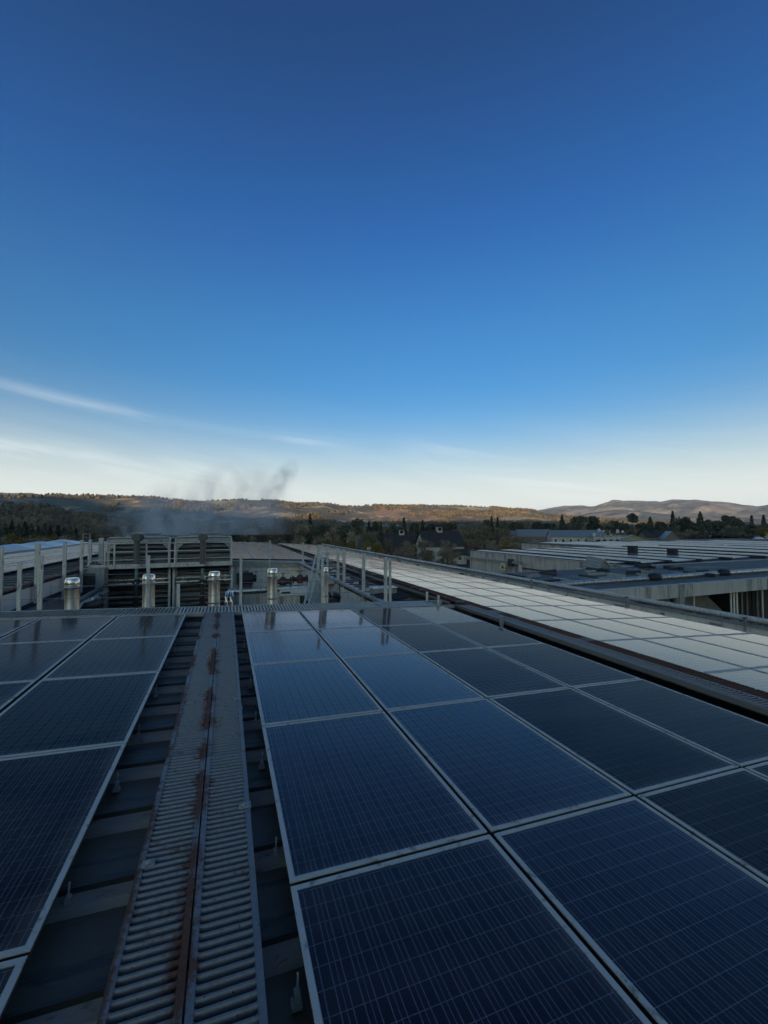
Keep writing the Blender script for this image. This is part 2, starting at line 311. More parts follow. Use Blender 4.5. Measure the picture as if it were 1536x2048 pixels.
def glass_mat(name, rough, ior, film, refl=1.0, ar=(1, 1)):
    """thin cover glass: clear below, mirror by Fresnel; film = weathered dust on the pane"""
    m = bpy.data.materials.new(name); m.use_nodes = True; t = m.node_tree
    for n in list(t.nodes):
        if n.type == 'BSDF_PRINCIPLED': t.nodes.remove(n)
    out = [n for n in t.nodes if n.type == 'OUTPUT_MATERIAL'][0]
    geo = nd(t, 'ShaderNodeNewGeometry')
    mp = nd(t, 'ShaderNodeMapping'); t.links.new(geo.outputs['Position'], mp.inputs['Vector']); mp.inputs['Scale'].default_value = (0.7, 2.6, 1)
    n1 = nd(t, 'ShaderNodeTexNoise'); n1.inputs['Scale'].default_value = 1.7; n1.inputs['Detail'].default_value = 7; n1.inputs['Roughness'].default_value = 0.66
    t.links.new(mp.outputs[0], n1.inputs['Vector'])
    oi = nd(t, 'ShaderNodeObjectInfo')
    fr = nd(t, 'ShaderNodeFresnel'); fr.inputs['IOR'].default_value = ior
    gl = nd(t, 'ShaderNodeBsdfGlossy'); gl.inputs['Color'].default_value = (refl, refl*ar[0], refl*ar[1], 1)
    t.links.new(mth(t, 'ADD', rough, mth(t, 'MULTIPLY', mth(t, 'SUBTRACT', n1.outputs['Fac'], 0.5), rough*1.2), clamp=True), gl.inputs['Roughness'])
    tr = nd(t, 'ShaderNodeBsdfTransparent'); tr.inputs['Color'].default_value = (0.93, 0.95, 0.95, 1)
    df = nd(t, 'ShaderNodeBsdfDiffuse'); df.inputs['Color'].default_value = (0.68, 0.50, 0.39, 1)
    m1 = nd(t, 'ShaderNodeMixShader')
    dp = nd(t, 'ShaderNodeVectorMath', operation='DOT_PRODUCT'); t.links.new(geo.outputs['Incoming'], dp.inputs[0]); t.links.new(geo.outputs['Normal'], dp.inputs[1])
    path = mth(t, 'DIVIDE', film, mth(t, 'MAXIMUM', mth(t, 'ABSOLUTE', dp.outputs['Value']), 0.06))
    fm = mth(t, 'MULTIPLY', mth(t, 'ADD', mth(t, 'MULTIPLY', n1.outputs['Fac'], 1.6), -0.3, clamp=True), mth(t, 'MULTIPLY', mth(t, 'ADD', mth(t, 'MULTIPLY', oi.outputs['Random'], .6), 1.0), path))
    ob = nd(t, 'ShaderNodeTexCoord'); so = nd(t, 'ShaderNodeSeparateXYZ'); t.links.new(ob.outputs['Object'], so.inputs[0])
    ed = nd(t, 'ShaderNodeMapRange'); t.links.new(mth(t, 'ADD', so.outputs[0], mth(t, 'MULTIPLY', n1.outputs['Fac'], .10)), ed.inputs[0]); ed.inputs[1].default_value = .44; ed.inputs[2].default_value = .53
    ed2 = nd(t, 'ShaderNodeMapRange'); t.links.new(mth(t, 'SUBTRACT', mth(t, 'MULTIPLY', n1.outputs['Fac'], .10), so.outputs[1]), ed2.inputs[0]); ed2.inputs[1].default_value = .70; ed2.inputs[2].default_value = .77
    fm = mth(t, 'ADD', fm, mth(t, 'MULTIPLY', mth(t, 'MAXIMUM', ed.outputs[0], ed2.outputs[0]), mth(t, 'MULTIPLY', path, 1.6)))
    fm = mth(t, 'SUBTRACT', 1.0, mth(t, 'POWER', 2.718, mth(t, 'MULTIPLY', fm, -1)))
    t.links.new(fm, m1.inputs[0]); t.links.new(tr.outputs[0], m1.inputs[1]); t.links.new(df.outputs[0], m1.inputs[2])
    m2 = nd(t, 'ShaderNodeMixShader'); t.links.new(fr.outputs[0], m2.inputs[0]); t.links.new(m1.outputs[0], m2.inputs[1]); t.links.new(gl.outputs[0], m2.inputs[2])
    t.links.new(m2.outputs[0], out.inputs['Surface'])
    return m
GL_CLEAR = glass_mat('clear_cover_glass', 0.08, 1.38, 0.036, 1.0, (.91, .97))
GL_DULL = glass_mat('dull_cover_glass', 0.13, 1.45, 0.045, 0.33, (.97, 1.0))
GL_PALE = glass_mat('pale_cover_glass', 0.10, 1.47, 0.006, .95)
GL_FROST = glass_mat('frost_streaked_glass', 0.16, 1.45, 0.16, .45)
GL_FAR = glass_mat('far_cover_glass', 0.2, 1.4, 0.02, .50)

# ------------------------------------------------------------------ terrain
def fbm(x, y, seed=0, oct=5):
    r = random.Random(seed); v = 0; a = 1
    for o in range(oct):
        ph = [r.uniform(0, 6.28) for _ in range(6)]
        v = v + a*(np.sin(x*1.0+ph[0]+1.7*np.sin(y*0.9+ph[1]))*np.sin(y*1.1+ph[2]+1.3*np.sin(x*0.8+ph[3])))
        x, y = x*1.93+0.4*y, y*1.97-0.35*x; a *= 0.52
    return v
GROUND_Z = -8.0
def horizon_dir(px):
    d = ray(px, 1054); return math.atan2(d[0], d[1])
def crest(prof):                              # pixel skyline -> (azimuth, tangent of elevation)
    a, e = [], []
    for px, py in prof:
        d = ray(px, py); h = math.hypot(d[0], d[1]); a.append(math.atan2(d[0], d[1])); e.append(d[2]/h)
    return np.array(a), np.array(e)
def hill_mat(name, forest, grass, vine, f_amt, scale):
    m = bpy.data.materials.new(name); m.use_nodes = True; t = m.node_tree; b = t.nodes['Principled BSDF']
    geo = nd(t, 'ShaderNodeNewGeometry')
    n1 = nd(t, 'ShaderNodeTexNoise'); n1.inputs['Scale'].default_value = scale; n1.inputs['Detail'].default_value = 9; n1.inputs['Roughness'].default_value = 0.7; t.links.new(geo.outputs['Position'], n1.inputs['Vector'])
    n2 = nd(t, 'ShaderNodeTexNoise'); n2.inputs['Scale'].default_value = scale*0.45; n2.inputs['Detail'].default_value = 4; t.links.new(geo.outputs['Position'], n2.inputs['Vector'])
    n3 = nd(t, 'ShaderNodeTexNoise'); n3.inputs['Scale'].default_value = scale*14; n3.inputs['Detail'].default_value = 6; t.links.new(geo.outputs['Position'], n3.inputs['Vector'])
    f = nd(t, 'ShaderNodeMapRange'); t.links.new(n1.outputs['Fac'], f.inputs[0]); f.inputs[1].default_value = f_amt; f.inputs[2].default_value = f_amt+0.06
    v = nd(t, 'ShaderNodeMapRange'); t.links.new(n2.outputs['Fac'], v.inputs[0]); v.inputs[1].default_value = 0.52; v.inputs[2].default_value = 0.56
    g = mixc(t, v.outputs[0], grass, vine)
    c = mixc(t, f.outputs[0], forest, g)
    h = nd(t, 'ShaderNodeHueSaturation'); t.links.new(c, h.inputs['Color']); t.links.new(mth(t, 'ADD', 0.35, mth(t, 'MULTIPLY', n3.outputs['Fac'], 1.3)), h.inputs['Value'])
    t.links.new(h.outputs[0], b.inputs['Base Color']); b.inputs['Roughness'].default_value = 0.95; b.inputs['Specular IOR Level'].default_value = 0.1
    return m
HILLM = hill_mat('wooded_hill', (0.14,0.125,0.085), (0.42,0.32,0.19), (0.40,0.24,0.15), 0.50, 0.004)
HILLF = hill_mat('far_mountain', (0.10,0.105,0.095), (0.25,0.215,0.165), (0.23,0.185,0.14), 0.46, 0.0022)
HILLN = hill_mat('near_wooded_hill', (0.09,0.085,0.06), (0.08,0.07,0.05), (0.1,0.07,0.045), 0.6, 0.006)
GROUNDM = mat('valley_ground', (0.055,0.055,0.04), 0.95, 0, 0.4, 0.03, col2=(0.09,0.075,0.05), spec=0.1)
def hill(name, prof, r_foot, r_crest, r_back, m, na=260, nr=60, rough=0.05, seed=1):
    A, E = crest(prof)
    a0, a1 = A[0], A[-1]; az_ = np.linspace(a0, a1, na); e = np.interp(az_, A, E)
    rs = np.concatenate([np.linspace(r_foot, r_crest, nr), np.linspace(r_crest, r_back, nr//3)[1:]])
    verts = []
    for i, r_ in enumerate(rs):
        x = CAM[0]+r_*np.sin(az_); y = CAM[1]+r_*np.cos(az_)
        zc = CAM[2]+e*r_crest
        if r_ <= r_crest:
            t = (r_-r_foot)/(r_crest-r_foot); s = 0.35*t+0.65*t*t*(3-2*t); k = 4*t*(1-t)
        else:
            t = 1-(r_-r_crest)/(r_back-r_crest); s = t*t*(3-2*t); k = 0
        base = GROUND_Z-1
        z = base+(zc-base)*s + k*rough*(zc-base+30)*fbm(x/230, y/230, seed) + 4.0*fbm(x/60, y/60, seed+5, 3)*s
        verts += list(zip(x, y, z))
    nA = na; faces = []
    for i in range(len(rs)-1):
        for j in range(nA-1): a = i*nA+j; faces.append((a, a+1, a+nA+1, a+nA))
    me = bpy.data.meshes.new(name); me.from_pydata(verts, [], faces); me.materials.append(m); me.update()
    me.polygons.foreach_set('use_smooth', [True]*len(me.polygons))
    o = link(name, me); tag(o, kind='structure'); return o, np.array(verts).reshape(len(rs), nA, 3)
P_MID = [(-700,1030),(-300,1000),(0,985),(60,986),(120,991),(200,993),(300,995),(345,1001),(390,1002),(440,1001),(530,1000),(560,1003),(600,1010),(650,1008),(690,1014),(740,1012),(800,1011),(900,1013),(1000,1017),(1060,1021),(1085,1026),(1150,1036),(1300,1046),(1500,1052),(1800,1050)]
P_FAR = [(850,1046),(950,1036),(1040,1027),(1075,1021),(1130,1012),(1160,1011),(1185,1015),(1205,1008),(1225,1001),(1300,1003),(1325,1004),(1350,999),(1400,1001),(1450,1004),(1490,1010),(1515,1013),(1536,1011),(1650,1002),(1900,1010),(2300,1020)]
P_BUMP = [(1050,1048),(1120,1040),(1180,1026),(1230,1020),(1290,1024),(1340,1031),(1400,1028),(1470,1034),(1540,1038),(1700,1032),(2000,1040)]
P_NEAR = [(-700,1000),(-200,1006),(0,1013),(60,1015),(110,1021),(150,1031),(200,1036),(260,1041),(330,1047),(420,1052),(520,1054)]
hill('hill', P_FAR, 4200, 7000, 8800, HILLF, 260, 60, 0.10, 3)
hill('hill', P_BUMP, 3600, 4900, 5600, HILLF, 160, 40, 0.10, 9)
_, MIDG = hill('hill', P_MID, 1350, 2600, 3600, HILLM, 420, 90, 0.06, 1)
_, NEARG = hill('hill', P_NEAR, 620, 1150, 1500, HILLN, 160, 40, 0.05, 7)
# ground: one sheet to the horizon
g = MB(); ring = [0, 60, 150, 400, 900, 2000, 5000, 12000, 20000]; prev = None
sv = 48
verts = [(0, 0, GROUND_Z)]; faces = []
for r_ in ring[1:]:
    for q in range(sv): verts.append((r_*math.sin(2*math.pi*q/sv), r_*math.cos(2*math.pi*q/sv), GROUND_Z))
for q in range(sv): faces.append((0, 1+(q+1) % sv, 1+q))
for i in range(len(ring)-2):
    for q in range(sv): a = 1+i*sv; b = a+sv; j = (q+1) % sv; faces.append((a+q, a+j, b+j, b+q))
me = bpy.data.meshes.new('ground'); me.from_pydata(verts, [], faces); me.materials.append(GROUNDM); me.update()
tag(link('ground', me), kind='structure')
# the mountain ridge the low sun is still behind (its shadow fills the valley)
def ridge_behind():
    na, prof_r = 200, [900, 1250, 1600, 1850, 2000, 2250, 2700]
    az_ = np.linspace(R(SUN_AZ-95), R(SUN_AZ+80), na); verts = []
    H = 4+(2000+2000)*math.tan(R(SUN_EL))
    for r_ in prof_r:
        x = r_*np.sin(az_); y = r_*np.cos(az_)
        s = {900: 0, 1250: .2, 1600: .56, 1850: .88, 2000: 1, 2250: .8, 2700: 0}[r_]
        edge = np.clip((1-np.abs(np.linspace(-1, 1, na)))*5, 0, 1)
        z = GROUND_Z-1+(H+fbm(x/260, y/260, 21)*10)*s*edge
        verts += list(zip(x, y, z))
    faces = []
    for i in range(len(prof_r)-1):
        for j in range(na-1): a = i*na+j; faces.append((a, a+na, a+na+1, a+1))
    me = bpy.data.meshes.new('hill'); me.from_pydata(verts, [], faces); me.materials.append(HILLN); me.update()
    tag(link('hill', me), kind='structure')
ridge_behind()

# ------------------------------------------------------------------ our building: roof, pit, walls
DK = -0.135                                   # roof sheet below the panel plane
PX0, PX1, PY0, PY1 = -4.9, 3.1, 6.6, 18.9     # the sunken plant yard
bld = thing('factory_building', 'low metal-roofed factory building carrying the solar panels and sunken plant yard', 'building', (0, 0, GROUND_Z))
def bpart(mb, name, m, parent=None, smooth=False):
    o = mb.build(name, m, None, smooth); p = parent or bld
    o.parent = p
    if p is bld: o.matrix_parent_inverse = Matrix.Translation((0, 0, -GROUND_Z))
    return o
rf = MB()
rf.slab(-9.2, 4.03, -7, PY0, DK-.1, DK); rf.slab(-9.2, PX0, PY0, 46, DK-.1, DK); rf.slab(-16, -9.2, -7, 46, DK-.1, DK); rf.slab(PX1, 4.03, PY0, PY1, DK-.1, DK)
rf.slab(PX0, 4.03, PY1, 46, DK-.1, DK); rf.slab(4.03, 4.89, -7, 46, DK-.26, DK-.14); rf.slab(4.9, 8.95, -7, 46, DK-.1, DK); rf.box(8.951, 9.95, -7, 46, -.95, -.74)
roof = bpart(rf, 'roof', DECK)
def rib_mesh(x0, x1, nm):
    mb = MB(); pr = [(-.060,0),(-.040,.030),(.012,.050),(.040,.030),(.060,0)]
    n = len(mb.v)
    for x in (x0, x1):
        for (y, z) in pr: mb.v.append((x, y, zr(x)+DK+z))
    k = len(pr)
    for i in range(k-1): mb.f.append((i, i+1, k+i+1, k+i))
    mb.f.append(tuple(range(k))); mb.f.append(tuple(range(k, 2*k))[::-1])
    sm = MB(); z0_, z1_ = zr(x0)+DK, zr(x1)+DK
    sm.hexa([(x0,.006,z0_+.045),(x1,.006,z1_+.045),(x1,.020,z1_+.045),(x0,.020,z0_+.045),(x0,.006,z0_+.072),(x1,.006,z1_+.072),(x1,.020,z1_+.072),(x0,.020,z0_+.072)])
    return mb.mesh(nm, RIB), sm.mesh('seam', BLACK)  # black strip draws the seam cap together with its shadow line
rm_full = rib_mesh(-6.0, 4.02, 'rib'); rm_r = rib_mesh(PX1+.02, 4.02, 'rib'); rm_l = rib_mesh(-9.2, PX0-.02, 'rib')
k = -8
while True:
    y = 0.335+0.483*k; k += 1
    if y > 17.5: break
    for me_, c in ((rm_full, y < PY0-.2), (rm_r, y > PY0+.1), (rm_l, y > PY0+.1)):
        if not c: continue
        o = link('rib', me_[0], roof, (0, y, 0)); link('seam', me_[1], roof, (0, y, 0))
wl = MB(); wl.box(-14, 9.9, -7, -6.9, GROUND_Z, -.9); wl.box(-16, -15.9, -6.9, 46, GROUND_Z, -.4); wl.box(9.95, 10.06, -6.9, 46, GROUND_Z, -1.21); wl.box(-13.9, 9.9, 45.9, 46, GROUND_Z, -.9)
bpart(wl, 'wall', CONC)
# plant yard: floor, walls
PF = -2.6
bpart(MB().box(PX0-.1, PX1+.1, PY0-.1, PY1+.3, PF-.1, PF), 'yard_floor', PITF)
bpart(MB().box(PX0, PX1, PY0-.12, PY0-.02, PF, -.32), 'yard_wall', GREYP)
# right yard wall: pale sheet panels with dark openings between
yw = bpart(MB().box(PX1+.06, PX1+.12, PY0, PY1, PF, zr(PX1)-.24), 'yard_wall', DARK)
for (y0, y1, z0) in ((6.65,8.35,-1.6),(8.75,9.05,-1.6),(9.15,10.9,-1.6),(11.4,13.2,-1.7),(13.3,15.2,-1.7),(15.3,17.0,-1.7),(17.1,18.8,-1.7)):
    bpart(MB().box(PX1, PX1+.05, y0, y1, z0, -.30), 'wall_panel', WALLP, yw)
bpart(MB().box(PX1-.05, PX1+.12, PY0, PY1, -.29, -.22), 'coping', GALV, yw)
# left yard wall: big grey sheet panels, ledge and recess
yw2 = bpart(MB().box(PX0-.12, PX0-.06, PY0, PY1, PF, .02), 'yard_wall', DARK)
y = 6.62; i = 0
while y < 18.6:
    y2 = min(y+2.35, 18.85)
    bpart(MB().box(PX0-.05, PX0, y, y2-.03, -.42, .03), 'wall_panel', WALLP if i % 3 else GREYP, yw2)
    bpart(MB().box(PX0-.05, PX0+.02, y, y2-.03, -1.15, -.56), 'wall_panel', GREYP, yw2)
    bpart(MB().box(PX0-.05, PX0-.01, y+.2, y2-.2, -2.3, -1.25), 'wall_panel', GREYP if i % 2 else WALLP, yw2)
    y = y2; i += 1
bpart(MB().box(PX0-.9, PX0+.03, PY0, PY1, .035, .07), 'ledge', RUSTM, yw2)
# far yard wall, white corrugated
cw = MB(); x = PX0; zt = -.32
pts = []
while x < PX1+.1:
    pts += [(x, PY1), (x+.16, PY1), (x+.19, PY1+.04), (x+.27, PY1+.04)]; x += .30
fw_ = MB(); n = len(pts)
for (px_, py_) in pts: fw_.v += [(px_, py_, PF), (px_, py_, zt)]
for i in range(n-1): fw_.f.append((2*i, 2*i+2, 2*i+3, 2*i+1))
bpart(fw_, 'corrugated_wall', WHITEP)
ev = MB(); ev.slab(PX0, PX1+.3, PY1-.12, PY1+.25, -.16, -.06); ev.slab(PX0, PX1+.3, PY1-.05, PY1+.1, -.36, -.17)
bpart(ev, 'eave_trim', GALV)
# upstand on the eave side
par = bpart(MB().box(9.9, 10.08, -7, 46, -1.2, -.61), 'parapet', PARAP)
bpart(MB().box(9.86, 10.12, -7, 46, -.608, -.58), 'coping', GALV, par)
for i in range(40):
    y = -2+i*1.2+random.uniform(-.3, .3)
    bpart(MB().box(9.865, 9.897, y, y+random.uniform(.05, .4), -.80, -.66-random.uniform(0, .06)), 'patch', random.choice([GREYP, DARK, GALV]), par)

# ------------------------------------------------------------------ solar panels
PW, PL = 0.974, 1.456                         # module size; pitch 1.0 x 1.476
FRW = 0.023
def frame_mesh(i, z0, z1, m, name):
    mb = MB(); w2, l2 = PW/2-i, PL/2-i; f = FRW-i
    mb.box(-w2, w2, -l2, -l2+f, z0, z1); mb.box(-w2, w2, l2-f, l2, z0, z1)
    mb.box(-w2, -w2+f, -l2+f, l2-f, z0, z1); mb.box(w2-f, w2, -l2+f, l2-f, z0, z1)
    return mb.mesh(name, m)
ME_FRAME = frame_mesh(0, -.007, 0, ALU, 'frame'); ME_WEB = frame_mesh(.007, -.042, -.0071, DARK, 'gap_shade_web')  # inset web coloured dark to stand for shade in the panel gaps
def flat(name, hw, hl, z, m): return MB().quad((-hw,-hl,z),(hw,-hl,z),(hw,hl,z),(-hw,hl,z)).mesh(name, m)
IW, IL = PW/2-FRW, PL/2-FRW
ME_SHEET = MB().box(-IW, IW, -IL, IL, -.030, -.010).mesh('cell_sheet', SHEET)
ME_BACK = MB().box(-IW, IW, -IL, IL, -.030, -.012).mesh('back_sheet', BACK)
ME_CELL = MB().box(-CW/2+.0013, CW/2-.0013, -CL/2+.0014, CL/2-.0014, 0, .0002).mesh('cell', CELL)
ME_GL = {k: flat('cover_glass', IW, IL, -.003, m) for k, m in (('clear', GL_CLEAR), ('dull', GL_DULL), ('pale', GL_PALE), ('far', GL_FAR), ('frost', GL_FROST))}
ME_CLIP = MB().box(-.010, .010, -.012, .012, -.11, -.075).box(-.002, .003, -.006, .006, -.075, -.022).box(-.018, .018, -.018, .018, -.125, -.11).mesh('clamp', GREYP)
def panel(cx, cy, slope, z, kind, label, group, cells=False, clips=0, tilt=0):
    t = thing('solar_panel', label, 'solar panel', (cx, cy, z), 0, group)
    t.rotation_euler = (tilt, slope, 0)
    fr_ = link('frame', ME_FRAME, t); link('gap_shade_web', ME_WEB, fr_)
    if cells:
        b = link('back_sheet', ME_BACK, t)
        for i in range(12):
            for j in range(18):
                link('cell', ME_CELL, b, ((i-5.5)*CW, (j-8.5)*CL, -.0118))
    else: link('cell_sheet', ME_SHEET, t)
    link('cover_glass', ME_GL[kind], t)
    if clips:
        for yy in (-.42, .40): link('clamp', ME_CLIP, t, (clips*(PW/2+.022), yy, 0))
    return t
def in_view(cx, cy, z, m=60):
    for dx in (-.5, 0, .5):
        for dy in (-.73, -.4, 0, .4, .73):
            x, y, q = project((cx+dx, cy+dy, z))
            if q > .2 and -m < x < 1536+m and -m < y < 2048+m: return True
    return False
def nearest(n): return 'the camera' if n else ''
# the array right of the rusty walkway: four columns, five rows
for i in range(4):
    for j in range(-1, 4):
        cx, cy = i+.5, (j+.5)*1.476
        if not in_view(cx, cy, zr(cx), 0): continue
        lab = f"{'bluish' if i < 2 else 'dull dark'} panel, {ordw(4-j)} from cross grating, {ordw(i+1)} column right of rusty walkway"
        panel(cx*math.cos(SIG), cy, SIG+random.uniform(-.002, .002), zr(cx), 'clear' if i < 2 else ('frost' if (i, j) == (3, 3) else 'dull'), lab, 'panels right of the rusty walkway', cells=j <= 0, clips=-1 if i == 0 else 0, tilt=random.uniform(-.002, .002))
# the array left of it
for i in range(5):
    for j in range(-1, 4):
        cx, cy = -.8474-1.0086*(i+.5), (j+.5)*1.476
        if not in_view(cx, cy, zr(cx), 0): continue
        lab = f"dull dark panel, {ordw(4-j)} from cross grating, {ordw(i+1)} column left of rusty walkway"
        panel(cx, cy, SIG+random.uniform(-.002, .002), zr(cx), 'dull', lab, 'panels left of the rusty walkway', cells=j <= 0, clips=1 if i == 0 else 0, tilt=random.uniform(-.002, .002))
# the pale strip beyond the second walkway
NR = 0
for i in range(4):
    for j in range(0, 30):
        cx = 4.9587+.966*(i+.5); cy = 1.5138-1.476/2+1.476*j
        if not in_view(cx, cy, zr(cx), 0): continue
        t = panel(cx, cy, SIG2+random.uniform(-.0025, .0025), zr(cx), 'pale', f"pale reflecting panel, {ordw(i+1)} column right of eave walkway, {ordw(j+1)} row going away", 'panels of the long pale strip', tilt=random.uniform(-.003, .003))
        t.scale = (.966/1.0, 1, 1); NR += 1
# the roof beyond the plant yard
for i in range(4):
    for j in range(17):
        cx, cy = i+.5, 19.35+1.476*(j+.5)
        panel(cx, cy, SIG+random.uniform(-.002, .002), zr(cx), 'dull', f"dull panel beyond corrugated wall, {ordw(i+1)} column from the left, {ordw(j+1)} row going away", 'panels on the roof beyond the plant yard')
# the strip left of the plant yard
for i in range(3):
    for j in range(12):
        cx, cy = -5.95-1.0086*(i+.5), 10.3+1.476*(j+.5)
        panel(cx, cy, SIG+random.uniform(-.003, .003), zr(cx), 'far', f"pale panel left of plant yard, {ordw(i+1)} column from its edge, {ordw(j+1)} row going away", 'panels left of the plant yard')
# all the panels too far off to count, as one piece
def stuff_panels(spots):
    f_, s_, g_ = MB(), MB(), MB()
    for (cx, cy, z, sl) in spots:
        a, b, c, d = cx-.486, cx+.486, cy-.726, cy+.726
        dz = math.tan(sl)*.486
        f_.hexa([(a,c,z+dz-.04),(b,c,z-dz-.04),(b,d,z-dz-.04),(a,d,z+dz-.04),(a,c,z+dz),(b,c,z-dz),(b,d,z-dz),(a,d,z+dz)])
        e = .028
        s_.quad((a+e,c+e,z+dz+.002),(b-e,c+e,z-dz+.002),(b-e,d-e,z-dz+.002),(a+e,d-e,z+dz+.002))
        g_.quad((a+e,c+e,z+dz+.004),(b-e,c+e,z-dz+.004),(b-e,d-e,z-dz+.004),(a+e,d-e,z+dz+.004))
    t = thing('solar_array', 'distant rows of pale solar panels on the far roofs, seen almost edge on', 'solar array'); t['kind'] = 'stuff'
    a = f_.build('frame', ALU, t); a['kind'] = 'stuff'
    b = g_.build('cover_glass', FARGL, t); b['kind'] = 'stuff'
    b = s_.build('cell_sheet', DARK, t); b['kind'] = 'stuff'
FARGL = GL_FAR

# ------------------------------------------------------------------ walkways
def plank_mesh(wd, y0, y1, m, bars, pitch=.036, h=.045, name='plank'):
    """side rails and end plates of a slotted walkway plank; cross bars optional"""
    mb = MB(); r = .024
    mb.box(-wd/2, -wd/2+r, y0, y1, -h, .0); mb.box(wd/2-r, wd/2, y0, y1, -h, .0)
    mb.box(-wd/2+r, wd/2-r, y0, y0+.012, -h, -.002); mb.box(-wd/2+r, wd/2-r, y1-.012, y1, -h, -.002)
    if bars:
        y = y0+pitch/2
        while y < y1-pitch/3:
            bar(mb, wd, y); y += pitch
    return mb.mesh(name, m, True)
def bar(mb, wd, y, b=.0095):
    r = .024; x0, x1 = -wd/2+r, wd/2-r
    pr = [(-b,-.032),(-b*.9,-.009),(-b*.42,-.0015),(b*.42,-.0015),(b*.9,-.009),(b,-.032)]
    n = len(mb.v); k = len(pr)
    for x in (x0-.001, x1+.001):
        for (yy, z) in pr: mb.v.append((x, y+yy, z))
    for i in range(k-1): mb.f.append((n+i, n+i+1, n+k+i+1, n+k+i))
    # gusset corners give the slots their rounded ends
    for (xa, s) in ((x0, 1), (x1, -1)):
        for sy in (-1, 1):
            n = len(mb.v); mb.v += [(xa, y+sy*b, -.006), (xa+s*.008, y+sy*b, -.006), (xa, y+sy*(b+.0065), -.006)]; mb.f.append((n, n+1, n+2))
def lane(xc, wd, cuts, m, root, near):
    z = zr(xc); pitch = .036
    for (y0, y1) in cuts:
        single = near and y0 < 0
        o = link('plank', plank_mesh(wd, y0+.004, y1-.004, m, not single), root, (xc, 0, z+.012)); o.rotation_euler = (0, SIG, 0)
        if single:
            mb = MB(); bar(mb, wd, 0); me_ = mb.mesh('bar', m, True); y = y0+.004+pitch/2
            while y < y1-pitch/3:
                link('bar', me_, o, (0, y, 0)); y += pitch
wk = thing('roof_walkway', 'slotted galvanised roof walkway of two planks, rusting along its middle seam', 'walkway', (0, 0, 0))
lane(-.475, .232, ((-1.05,1.2),(1.2,4.2),(4.2,5.93)), PLANK, wk, True)
lane(-.236, .232, ((-1.05,1.12),(1.12,4.1),(4.1,5.93)), PLANK, wk, True)
for y in (-.6,.6,1.9,3.1,4.3,5.5): MB().slab(-.6, -.11, y, y+.06, -.13, -.034).build('support', GALV, wk)
for (xx, yy) in ((-.55,.28),(-.15,.55),(-.52,2.02),(-.15,2.0),(-.42,3.3)):
    cl_ = MB().box(xx-.025, xx+.025, yy-.02, yy+.02, zr(xx)+.010, zr(xx)+.016).lathe((xx, yy, zr(xx)+.016), [(.011,0),(.011,.006),(.006,.012)], 8).build('clip', GREYP, wk)
# cross grating along the edge of the plant yard
cg = thing('cross_grating', 'long grey steel grating laid along the near edge of the plant yard', 'grating', (0, 0, 0))
mb = MB(); x = -1.05
while x < 2.62:
    a = zr(x); mb.hexa([(x,6.0,a-.002),(x+.024,6.0,a-.002),(x+.024,6.5,a-.002),(x,6.5,a-.002),(x,6.0,a+.006),(x+.024,6.0,a+.006),(x+.024,6.5,a+.006),(x,6.5,a+.006)]); x += .056
o = mb.build('bars', GALVP, cg); o['kind'] = 'stuff'
mb = MB(); x = -6.0
while x < -1.06:
    a = zr(x); mb.hexa([(x,6.0,a-.002),(x+.024,6.0,a-.002),(x+.024,6.5,a-.002),(x,6.5,a-.002),(x,6.0,a+.006),(x+.024,6.0,a+.006),(x+.024,6.5,a+.006),(x,6.5,a+.006)]); x += .056
o = mb.build('bars', TRAYM, cg); o['kind'] = 'stuff'
MB().slab(-6, 4.3, 5.965, 5.995, -.06, .007).build('edge_rail', GALV, cg); MB().slab(-6, 4.3, 6.505, 6.55, -.12, .010).build('edge_rail', GALV, cg)
MB().slab(2.66, 3.9, 6.0, 6.5, -.03, .008).build('cover_plate', GREYP, cg)
MB().slab(-6, 4.2, 6.0, 6.5, -.10, -.09).build('tray', BLACK, cg)  # black sheet added so the gaps between the bars look shaded
# walkway beside the pale strip: a raised plank on a tray and a rusted plank
w2 = thing('eave_walkway', 'dark slotted steel plank walkway on a raised tray running beside the pale panels', 'walkway')
MB().slab(4.36, 4.385, -3, 6.05, -.05, .008).build('tray_side', TRAYM, w2); MB().slab(4.05, 4.88, -3, 6.05, -.25, -.24).build('trough_shade_sheet', BLACK, w2)  # black sheet over the deck paints the shade of the deep gap
MB().slab(4.36, 4.385, 6.3, 22, -.05, .006).build('tray_side', TRAYM, w2)
mb = MB()
for (y0, y1) in ((-2.4,.55),(.57,3.5),(3.52,5.9)):
    o = link('plank', plank_mesh(.24, y0, y1, PLANK2, True, .042), w2, (4.51, 0, zr(4.51)+.012)); o.rotation_euler = (0, SIG, 0)
for (y0, y1) in ((-2.4,.9),(.92,3.9),(3.92,7.0),(7.02,12),(12.02,17),(17.02,22)):
    o = link('plank', plank_mesh(.27, y0, y1, PLANK3, True, .042), w2, (4.78, 0, zr(4.78)+.004)); o.rotation_euler = (0, SIG, 0)
MB().slab(4.925, 4.945, -3, 24, -.12, .01).build('edge_strip', RUSTM, w2)
